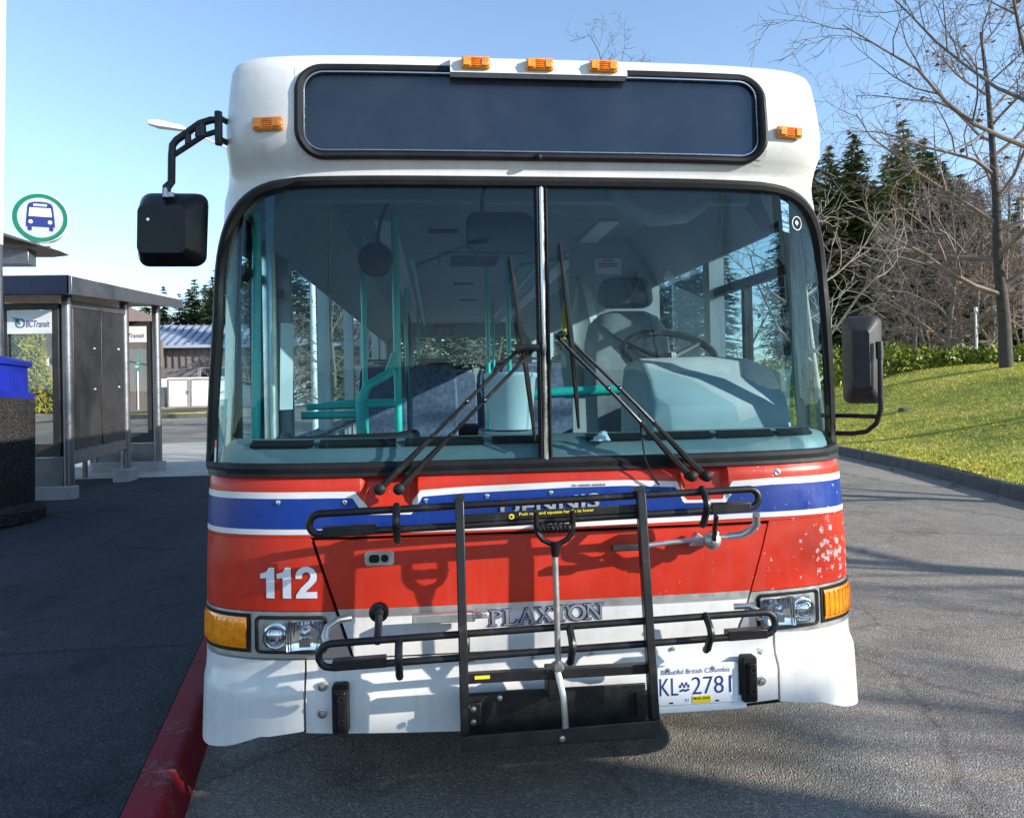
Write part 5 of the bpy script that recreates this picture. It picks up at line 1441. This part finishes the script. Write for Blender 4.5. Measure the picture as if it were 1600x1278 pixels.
mb = MB(); mb.loft([[(-13.5 + w * math.cos(a) * 2.6, 37 + w * math.sin(a) * 1.0, gz(0, 37) + z) for a in lin(0, 2 * math.pi, 24)[:-1]] for z, w in ((.18, .93), (.24, .9))]); tag(mb.build('island_turf', 'lawn'), kind='structure')
b1 = empty('brown_building', (0, 45, 0), 'brown two storey building with brick pillars seen through the shelter glass', 'building')
z0 = gz(-23, 45)
mb = MB(); mb.box2((-30, .4, z0 - 1), (-20.2, 9, z0 + 2.7)); mb.box2((-30, -.6, z0 + 2.7), (-20, 9, z0 + 4.5)); mb.box2((-27.5, 1.5, z0 + 4.5), (-20.6, 9, z0 + 6.4)); mb.build('wall', 'brown', b1)
mb = MB(); mb.box2((-30.2, -.75, z0 + 4.4), (-19.8, .1, z0 + 4.62)); mb.box2((-30, -.7, z0 + 2.62), (-20, -.5, z0 + 2.85)); mb.build('eaves', 'clad', b1)
for x_ in (-25.8, -23.6, -21.4):
    mb = MB(); mb.box2((x_, -.3, z0 - .5), (x_ + .38, .1, z0 + 2.65)); mb.build('pillar', 'brick', b1)
for x_ in (-25.3, -23.1, -21.0):
    mb = MB(); mb.box2((x_, .32, z0 + .4), (x_ + 1.3, .39, z0 + 2.4)); w = mb.build('window', 'winglass', b1)
    mb = MB(); mb.box2((x_, .27, z0 + 1.15), (x_ + 1.3, .32, z0 + 1.25)); mb.build('frame', 'wallw', w)
for x_ in (-24.6, -22.6):
    mb = MB(); mb.box2((x_, 1.42, z0 + 4.9), (x_ + 1.4, 1.49, z0 + 6.0)); w = mb.build('window', 'winglass', b1)
    mb = MB(); mb.box2((x_ - .1, 1.36, z0 + 4.7), (x_ + .12, 1.42, z0 + 6.1)); mb.build('frame', 'wallw', w)
mb = MB(); mb.box2((-31, -3.2, z0 - 1.2), (-19.6, -.4, z0 + .02)); mb.build('step', 'concrete2', b1)
bp_ = empty('blue_pylon', (-22.0, 41.2, gz(-22, 41.2)), 'slim blue pylon with a white cap beside the yellow green conifer', 'pylon')
mb = MB(); mb.box2((-.22, -.22, -.3), (.22, .22, 2.3)); mb.build('shaft', 'bluepost', bp_, bevel=.02)
mb = MB(); mb.box2((-.26, -.26, 2.3), (.26, .26, 2.75)); mb.build('cap', 'sign_white', bp_, bevel=.02)
# irrigation box on the lawn, marker post, far lamp pole, rail fence
ib = MB(); ib.box((10.75, 14.3, lz(10.75, 14.3) + .03), (.26, .2, .08)); tag(ib.build('valve_box', 'kerbgrey', bevel=.02), 'small grey green valve box set in the lawn', 'valve box')
# ------------------------------------------------------------------ trees and shrubs
def leafy(name, a, b_, sub=.0, rough=.7):
    m, nt, b = new_mat(name)
    n = noise(nt, 1.6, 5, .7)
    oi = nt.nodes.new('ShaderNodeObjectInfo')
    f = math_node(nt, 'ADD', math_node(nt, 'MULTIPLY', n.outputs['Fac'], .8), math_node(nt, 'MULTIPLY', oi.outputs['Random'], .22))
    r = ramp(nt, f, [(.30, a), (.70, b_)])
    nt.links.new(r.outputs[0], b.inputs['Base Color']); b.inputs['Roughness'].default_value = rough
    sset(b, 'Specular IOR Level', .25)
    return m
MT['fir'] = leafy('fir_needles', (.055, .095, .036), (.21, .25, .09))
MT['bark'] = mat('dark_bark', (.055, .045, .038), .9, 0, .35, 8, bump=.4, bscale=30)
MT['palebark'] = mat('pale_bark', (.30, .27, .22), .85, 0, .25, 6, bump=.2, bscale=30)
MT['twig'] = mat('brown_twigs', (.20, .145, .125), .85, 0, .3, 2)
MT['greybark'] = mat('grey_bark', (.13, .115, .10), .9, 0, .3, 6, bump=.3, bscale=30)
MT['laurel'] = leafy('laurel_leaves', (.09, .13, .015), (.36, .38, .045), rough=.4)
MT['conifer'] = leafy('golden_conifer', (.10, .12, .02), (.42, .34, .05))
MT['oakleaf'] = mat('withered_leaf', (.24, .12, .06), .8, 0, .35, 3)

def fir_mesh(seed, H=17., rad=3.6, n_lv=36):
    rng = random.Random(seed); mb = MB(); base = H * rng.uniform(.04, .12)
    for k in range(n_lv):
        f = k / (n_lv - 1); z = base + (H - base) * f ** .92
        L0 = rad * (1 - f) ** .66 * rng.uniform(.60, 1.15) * (1 + .16 * math.sin(f * 17 + seed)) + .12
        nb = 11 if f < .75 else 7
        a0 = rng.uniform(0, 6.28)
        for j in range(nb):
            a = a0 + 6.283 * j / nb + rng.uniform(-.3, .3); L = L0 * rng.uniform(.45, 1.15)
            if rng.random() < .08: continue
            ca, sa = math.cos(a), math.sin(a); droop = rng.uniform(.12, .45)
            m_ = 6 if L > .8 else 3
            for q in range(m_):
                t = (q + .6) / m_; r = L * t; zz = z - droop * r + .10 * r * r / max(L, .3) + rng.uniform(-.12, .12)
                s_ = (.30 + .62 * (1 - t * .6)) * min(1, .50 + L * .3) * rng.uniform(.7, 1.3)
                px_, py_ = ca * r, sa * r
                for side in (-1, 1):
                    b = a + side * rng.uniform(.5, 1.1); e = rng.uniform(-.45, .12)
                    tip = (px_ + math.cos(b) * s_ * 1.25, py_ + math.sin(b) * s_ * 1.25, zz + e * s_)
                    w = s_ * .36
                    mb.add([(px_ - sa * w, py_ + ca * w, zz + rng.uniform(-.06, .06)), (px_ + sa * w, py_ - ca * w, zz + rng.uniform(-.06, .06)), tip], [(0, 1, 2)])
    for q in range(10):
        a = rng.uniform(0, 6.28); mb.add([(0, 0, H - .1), (.05, 0, H - .5), (.14 * math.cos(a), .14 * math.sin(a), H - .1 - .06 * q)], [(0, 1, 2)])
    tr = MB(); tr.tube([(0, 0, -.6), (0, 0, H * .5), (0, 0, H * .98)], [H * .016, H * .010, .02], 7)
    return mb, tr
FIRS = []
def fir(x, y, z, h, var, label, group):
    while len(FIRS) <= var: FIRS.append(None)
    root = empty('fir_tree', (x, y, z), label, 'tree', group, rz=random.uniform(0, 6.28))
    s_ = h / 17.0
    if FIRS[var] is None:
        c, t = fir_mesh(100 + var, 17., 3.3 + .5 * (var % 3))
        c = c.build('crown', 'fir', root, smooth=False); t = t.build('trunk', 'bark', root)
        FIRS[var] = (c.data, t.data)
    else:
        c = bpy.data.objects.new('crown', FIRS[var][0]); t = bpy.data.objects.new('trunk', FIRS[var][1])
        for o in (c, t): COL.objects.link(o); o.parent = root
    w = s_ * random.uniform(.85, 1.2)
    root.scale = (w, w, s_)
    return root
def gx(px_, d):   # helper from bearing (degrees right of the bus axis) and distance to a point on the ground plan
    return (-.36 + d * math.sin(R(px_)), -2.474 + d * math.cos(R(px_)))
rr = random.Random(12)
wood = 'dark evergreen tree standing in the wood beyond the lawn on the right'
for i in range(34):
    brg = 26.5 + i * .50 + rr.uniform(-.2, .2); d = (58, 66, 75)[i % 3] + rr.uniform(-3, 3)
    x, y = gx(brg, d)
    top = tab([(26, 18), (29, 19), (31.5, 18.5), (35, 19), (37, 16), (39, 12.5), (44, 10)], brg) * (d / 66) * rr.uniform(.82, 1.05)
    fir(x, y, 3.0, top + .8, i % 5, wood, 'evergreens in the wood on the right')
for i in range(22):
    brg = -10 + i * 1.5 + rr.uniform(-.3, .3); d = 60 + rr.uniform(-6, 6); x, y = gx(brg, d)
    fir(x, y, 2.8, 13 * rr.uniform(.8, 1.1), i % 5, 'dark evergreen tree standing in the wood behind the bus', 'evergreens behind the bus')
lf = [(-20.0, 66, 9.4), (-18.9, 70, 10.4), (-17.9, 66, 9.2), (-16.9, 68, 10.8), (-15.7, 64, 10.4), (-15.0, 60, 11.6), (-14.2, 64, 13.0), (-13.3, 61, 12.6), (-12.5, 66, 14), (-19.4, 78, 10.5), (-17.3, 78, 11.5), (-16.2, 78, 12.0), (-21.0, 74, 9.0), (-21.9, 80, 9.0)]
for i, (b, d, h) in enumerate(lf):
    x, y = gx(b - .2, d + 8); fir(x, y, 3.4, h * 1.06, (i + 2) % 5, 'dark evergreen tree rising behind the metal roofed building', 'evergreens behind the metal roof')
for i in range(12):
    b = -30.5 + i * .75; d = 90 + rr.uniform(-6, 6); x, y = gx(b, d); fir(x, y, 3.4 + .5, 12.5 * rr.uniform(.8, 1.1), i % 5, 'distant evergreen tree showing under the shelter roof at the far left', 'far evergreens on the left')

def bare(seed, H, r0, spread=.9, n1=11, n2=6, n3=5, n4=4, clear=.28, lean=(0, 0), droop=.0, twig=.005, upw=.35, ln1=.55):
    """leafless broadleaf: tapered trunk, limbs, branches, twigs; returns trunk mesh and crown mesh"""
    rng = random.Random(seed); T = MB(); C_ = MB(); tips = []
    def limb(p, d, L, r, lvl):
        k = (6, 6, 5, 3, 2)[lvl]; pts = [p]; dd = d.copy()
        for i in range(k):
            j = Vector((rng.gauss(0, 1), rng.gauss(0, 1), rng.gauss(0, 1))) * (.06, .13, .17, .2, .2)[lvl]
            dd = (dd + j + Vector((0, 0, (0, upw * .22, upw * .12, -droop, -droop)[lvl]))).normalized()
            pts.append(pts[-1] + dd * (L / k))
        rs_ = [max(r * (1 - .80 * i / k), twig * .6) for i in range(k + 1)]
        (T if lvl == 0 else C_).tube(pts, rs_, (12, 7, 5, 3, 3)[lvl])
        if lvl >= (4 if n4 else 3): tips.append(pts[-1]); return
        n = (n1, n2, n3, n4)[lvl]; s0 = (clear, .18, .15, .12)[lvl]
        for i in range(n):
            f = s0 + (1 - s0) * (i + rng.uniform(.1, .9)) / n
            f = min(f, .985); q = f * k; a = int(q); q -= a
            pos = pts[a] + (pts[min(a + 1, k)] - pts[a]) * q
            tan = (pts[min(a + 1, k)] - pts[a]).normalized()
            az = (i * 2.4 + rng.uniform(-.5, .5)) if lvl == 0 else rng.uniform(0, 6.28)
            o = tan.orthogonal().normalized(); o2 = tan.cross(o)
            side = o * math.cos(az) + o2 * math.sin(az)
            ang = (spread * (1.15 - .45 * f), .75, .75, .7)[lvl] * rng.uniform(.8, 1.2)
            nd = (tan * math.cos(ang) + side * math.sin(ang)).normalized()
            ll = (H * ln1 * (1.15 - .75 * f), L * .52 * (1.1 - .5 * f), L * .48, L * .5)[lvl] * rng.uniform(.75, 1.2)
            rr_ = max(rs_[a] * (.50, .55, .55, .6)[lvl], twig)
            limb(pos, nd, ll, rr_, lvl + 1)
    limb(Vector((0, 0, -.25)), Vector((lean[0], lean[1], 1)).normalized(), H * .92, r0, 0)
    return T, C_, tips
def bare_tree(x, y, z, label, mt='greybark', mc='greybark', group=None, leaves=0, **kw):
    root = empty('bare_tree', (x, y, z), label, 'tree', group)
    T, C_, tips = bare(**kw)
    t = T.build('trunk', mt, root); c = C_.build('crown', mc, root, smooth=True)
    if leaves:
        mb = MB(); rng = random.Random(9)
        for p in tips:
            if rng.random() < leaves * (1.0 if p.z < kw['H'] * .55 else .15):
                s_ = rng.uniform(.05, .09); a = rng.uniform(0, 6.28)
                mb.add([(p.x + s_ * math.cos(a + k) , p.y + s_ * math.sin(a + k), p.z - rng.uniform(0, .1)) for k in (0, 1.6, 3.1, 4.7)], [(0, 1, 2, 3)])
        l = mb.build('withered_leaves', 'oakleaf', root, smooth=False); l['kind'] = 'stuff'
    return root
bare_tree(14.85, 16.1, lz(14.85, 16.1), 'leafless oak with a thick dark trunk and withered leaves on the lawn', 'bark', 'twig', leaves=.35, seed=21, H=10.5, r0=.175, spread=1.25, n1=19, n2=8, n3=5, n4=4, clear=.16, droop=.05, ln1=.50, twig=.006)
bare_tree(10.9, 10.3, lz(10.9, 10.3), 'large leafless tree just outside the right edge reaching its branches into view', 'bark', 'greybark', seed=33, H=12.5, r0=.125, spread=1.05, n1=15, n2=8, n3=5, n4=4, clear=.36, ln1=.46, twig=.0055)
bare_tree(7.62, 12.3, lz(7.62, 12.3), 'slender leafless tree with pale sunlit branches beside the right mirror', 'palebark', 'palebark', seed=44, H=6.8, r0=.085, spread=1.0, n1=13, n2=6, n3=5, n4=0, clear=.20, ln1=.46, twig=.007)
bare_tree(7.2, 26.5, gz(0, 26.5), 'leafless tree whose top twigs show above the bus roof', 'greybark', 'greybark', seed=52, H=15.9, r0=.2, spread=.7, n1=10, n2=5, n3=4, n4=3, clear=.3, ln1=.40, twig=.008)
protos = []
tb = [(34.0, 40, 6.4), (35.0, 37, 7.6), (36.0, 34, 8.0), (36.9, 38, 8.8), (37.6, 34, 8.2), (38.5, 37, 9.0), (39.3, 34, 8.6), (40.2, 36, 9.0), (41.5, 38, 9)]
for i, (b, d, h) in enumerate(tb):
    x, y = gx(b, d)
    lab, grp = 'brown twiggy leafless tree in the thicket behind the lawn hedge', 'leafless thicket behind the hedge'
    if i < 3:
        r_ = bare_tree(x, y, 2.4, lab, 'greybark', 'twig', grp, seed=70 + i, H=8., r0=.12, spread=1.0, n1=12, n2=6, n3=5, n4=4, clear=.12, ln1=.46, twig=.009)
        protos.append(r_)
    else:
        r_ = copy_tree(protos[i % 3]); r_.location = (x, y, 2.4); r_.rotation_euler = (0, 0, 1.3 * i)
    r_.scale = (1.05, 1.05, h / 8.)
# leafless trees behind the bus and off to the right of the frame (they shade the road and stand in the windows)
for i, (x, y) in enumerate(((-3.5, 20.5), (-1.0, 24), (1.5, 21), (4.2, 23), (10.5, 24), (-6, 27))):
    r_ = copy_tree(protos[i % 3]); r_.location = (x, y, gz(0, y)); r_.rotation_euler = (0, 0, .9 * i); r_.scale = (.8, .8, .58)
    tag(r_, 'low leafless tree standing behind the bus and seen through its windows', 'tree', 'leafless trees behind the bus')
def off(x, y, s_, src, rz, label):
    r_ = copy_tree(src); r_.location = (x, y, lz(x, y) if x > rk(y) else gz(x, y)); r_.rotation_euler = (0, 0, rz); r_.scale = (s_,) * 3
    tag(r_, label, 'tree', 'leafless trees right of the frame')
oak2 = protos[0]
lab = 'leafless tree standing outside the frame on the right of the road'
off(10.6, 3.2, 1.0, protos[1], .4, lab); off(12.5, -1.8, 1.15, protos[2], 2.2, lab); off(15.5, -6.4, 1.0, protos[0], 1.0, lab)

for x, y, s_, rz_, lab in ((13.0, -19.5, 1.1, .5, 'leafless tree behind the photographer mirrored in the right windscreen pane'), (12.6, -34, 1.3, 2.6, 'leafless tree far behind the photographer beyond the yield sign')):
    r_ = copy_tree(protos[1]); r_.location = (x, y, gz(x, y)); r_.rotation_euler = (0, 0, rz_); r_.scale = (s_,) * 3
    r_['label'] = lab; r_['category'] = 'tree'; r_['group'] = 'leafless trees behind the photographer'
def shrub(x, y, z, rx, ry, h, n, m, name, label, cat, group=None, leaf=.11, seed=1, cone=False):
    rng = random.Random(seed); root = empty(name, (x, y, z), label, cat, group); mb = MB()
    for i in range(n):
        a, c = rng.uniform(0, 6.283), rng.uniform(-.1, 1)
        if cone:
            zf = rng.random() ** 1.3; rad = (1 - zf) ** .8 * (.55 + .45 * rng.random() ** .4) * (1 + .18 * math.sin(3 * a + zf * 9)); p = (rx * rad * math.cos(a) + .1, ry * rad * math.sin(a), h * zf + .1)
        else:
            k = (.55 + .45 * rng.random() ** .5) * (1 + .22 * math.sin(3 * a + seed) + .12 * math.sin(7 * a)); s_ = math.sqrt(max(0, 1 - c * c)); p = (rx * k * s_ * math.cos(a), ry * k * s_ * math.sin(a), h * max(0.02, k * c))
        s_ = leaf * rng.uniform(.6, 1.3)
        u = Vector((rng.gauss(0, 1), rng.gauss(0, 1), rng.gauss(.4, .8))).normalized(); v = u.orthogonal().normalized(); v = Matrix.Rotation(rng.uniform(0, 6.28), 3, u) @ v; w = u.cross(v)
        P_ = Vector(p); mb.add([P_ - v * s_, P_ + w * s_ * .32, P_ + v * s_, P_ - w * s_ * .32], [(0, 1, 2, 3)])
    mb.build('foliage', m, root, smooth=False)
    st = MB()
    for i in range(6):
        a = rng.uniform(0, 6.28); st.tube([(0, 0, -.1), (rx * .5 * math.cos(a), ry * .5 * math.sin(a), h * .6)], [.03, .01], 5)
    st.build('stems', 'greybark', root)
    return root
hl = [(13.1, 20.3, 1.1, 1.0), (14.0, 19.9, .9, .85), (14.9, 19.5, .8, .62), (15.7, 19.0, .8, .56), (16.6, 18.4, .8, .58), (17.4, 17.9, .8, .56), (18.3, 17.4, .9, .60), (12.1, 20.9, 1.1, 1.05), (10.9, 21.4, 1.1, 1.1)]
for i, (x, y, r_, h) in enumerate(hl):
    shrub(x, y, lz(x, y) - .06, r_, r_, h, 1500, 'laurel', 'laurel_shrub', 'yellow green laurel shrub in the low hedge along the back of the lawn', 'shrub', 'laurel hedge behind the lawn', .095, i)
xg, yg = gx(-33.0, 47.5)
shrub(-21.9, 39.2, gz(-21.9, 39.2) - .2, 1.5, 1.5, 6.2, 6500, 'conifer', 'golden_conifer', 'yellow green columnar conifer seen through the near shelter glass', 'tree', None, .20, 5, True)
rf_ = empty('rail_fence', (0, 0, 0), 'low grey metal rail fence showing above the laurel hedge', 'fence')
pr = [(12.0, 23.4), (14.0, 22.3), (16.0, 21.2), (18.0, 20.1), (20.0, 19.0)]
for x, y in pr:
    mb = MB(); mb.tube([(x, y, 2.2), (x, y, 3.22)], .03, 8); mb.build('post', 'steel', rf_)
for dz in (3.18, 2.85):
    mb = MB(); mb.tube([(x, y, dz) for x, y in pr], .022, 6); mb.build('rail', 'steel', rf_)
lp = empty('lamp_pole', (25.55, 28.0, 3.0), 'tall pale lamp pole at the right edge behind the leafless oak', 'lamp pole')
mb = MB(); mb.tube([(0, 0, 0), (0, 0, 7.6)], [.12, .08], 10); mb.build('pole', 'sign_white', lp)
mb = MB(); mb.tube([(0, 0, 7.5), (.6, -.3, 7.9), (1.4, -.6, 7.95)], .05, 8); mb.build('arm', 'sign_white', lp)
mk_ = empty('marker_post', (16.25, 19.0, lz(16.25, 19.0) - .1), 'short white marker post left of the oak trunk', 'post')
mb = MB(); mb.tube([(0, 0, 0), (0, 0, 1.75)], [.03, .025], 8); mb.build('shaft', 'sign_white', mk_)
mb = MB(); mb.lathe([(.03, 0), (.05, .03), (.05, .12), (.03, .15)], (0, 0, 1.75), 'Z', 10); mb.build('cap', 'sign_white', mk_)

# ------------------------------------------------------------------ behind the photographer (seen in the glass, plus an added shade blocker)
MT['hill'] = mat('wooded_hill', (.022, .032, .018), .95, 0, .5, .12)
for nm, yh, hh, sd in (('near_hill', -90, 6.2, 3), ('far_hill', -320, 15, 8)):
    rng = random.Random(sd); mb = MB(); xs_ = lin(-700, 700, 280)
    hs = [hh * (.75 + .2 * math.sin(x * .008 + sd) + .12 * math.sin(x * .03 + sd) + .1 * rng.random()) for x in xs_]
    mb.grid([[(x, yh + 25, -4) for x in xs_], [(x, yh + 8, h * .6 - 2) for x, h in zip(xs_, hs)], [(x, yh, h) for x, h in zip(xs_, hs)], [(x, yh - 60, h * .9) for x, h in zip(xs_, hs)], [(x, yh - 120, -4) for x in xs_]])
    tag(mb.build(nm, 'hill', smooth=False), kind='structure')
bb = empty('added_shade_pylon', (9.75, -5.62, gz(0, -5.6)), 'tall dark pylon added out of view behind the photographer to cast shade', 'pylon', rz=R(-27))  # unseen blocker added to shade the pavement and the ground before the bus
mb = MB(); mb.box2((-.25, -.95, -.3), (.25, .20, 8.2)); mb.build('shaft', 'clad', bb, bevel=.02)
mb = MB(); mb.loft([[(-.18, y, -.3), (.18, y, -.3), (.18, y, z), (-.18, y, z)] for y, z in ((.20, 5.0), (1.05, 4.45))]); mb.build('side_panel', 'brown', bb, bevel=.02)  # lower wing, top slanted to shade the ground and spare the bumper
mb = MB(); mb.box2((-.35, -1.05, -.3), (.35, 1.15, .35)); mb.build('plinth', 'concrete2', bb, bevel=.02)
ys_ = empty('yield_sign', (-.15, -22, gz(0, -22)), 'red and white triangular yield sign on a post facing the bus', 'sign')
mb = MB(); mb.tube([(0, -.04, 0), (0, -.04, 3.3)], .035, 8); mb.build('post', 'steel', ys_)
mb = MB(); mb.prism([(0, 2.55), (.42, 3.3), (-.42, 3.3)], 0, .01); mb.build('panel', 'redprint', ys_, smooth=False)
mb = MB(); mb.prism([(0, 2.78), (.23, 3.19), (-.23, 3.19)], .012, .016); mb.build('panel_centre', 'sign_white', ys_, smooth=False)
for i, (x, y, rz_) in enumerate(((-6.5, -16, 0), (-2.8, -30, 3.0))):
    l2 = copy_tree(sl); l2.location = (x, y, gz(0, y)); l2.rotation_euler = (0, 0, rz_)
    tag(l2, ('street lamp behind the photographer with its arm to the left', 'street lamp behind the photographer with its arm to the right')[i], 'street lamp')

# parts never hang deeper than thing > part > sub-part
def depth(o):
    n = 0
    while o.parent: o = o.parent; n += 1
    return n
bpy.context.view_layer.update()
for o in list(SC.objects):
    while depth(o) > 2:
        o.parent = o.parent.parent
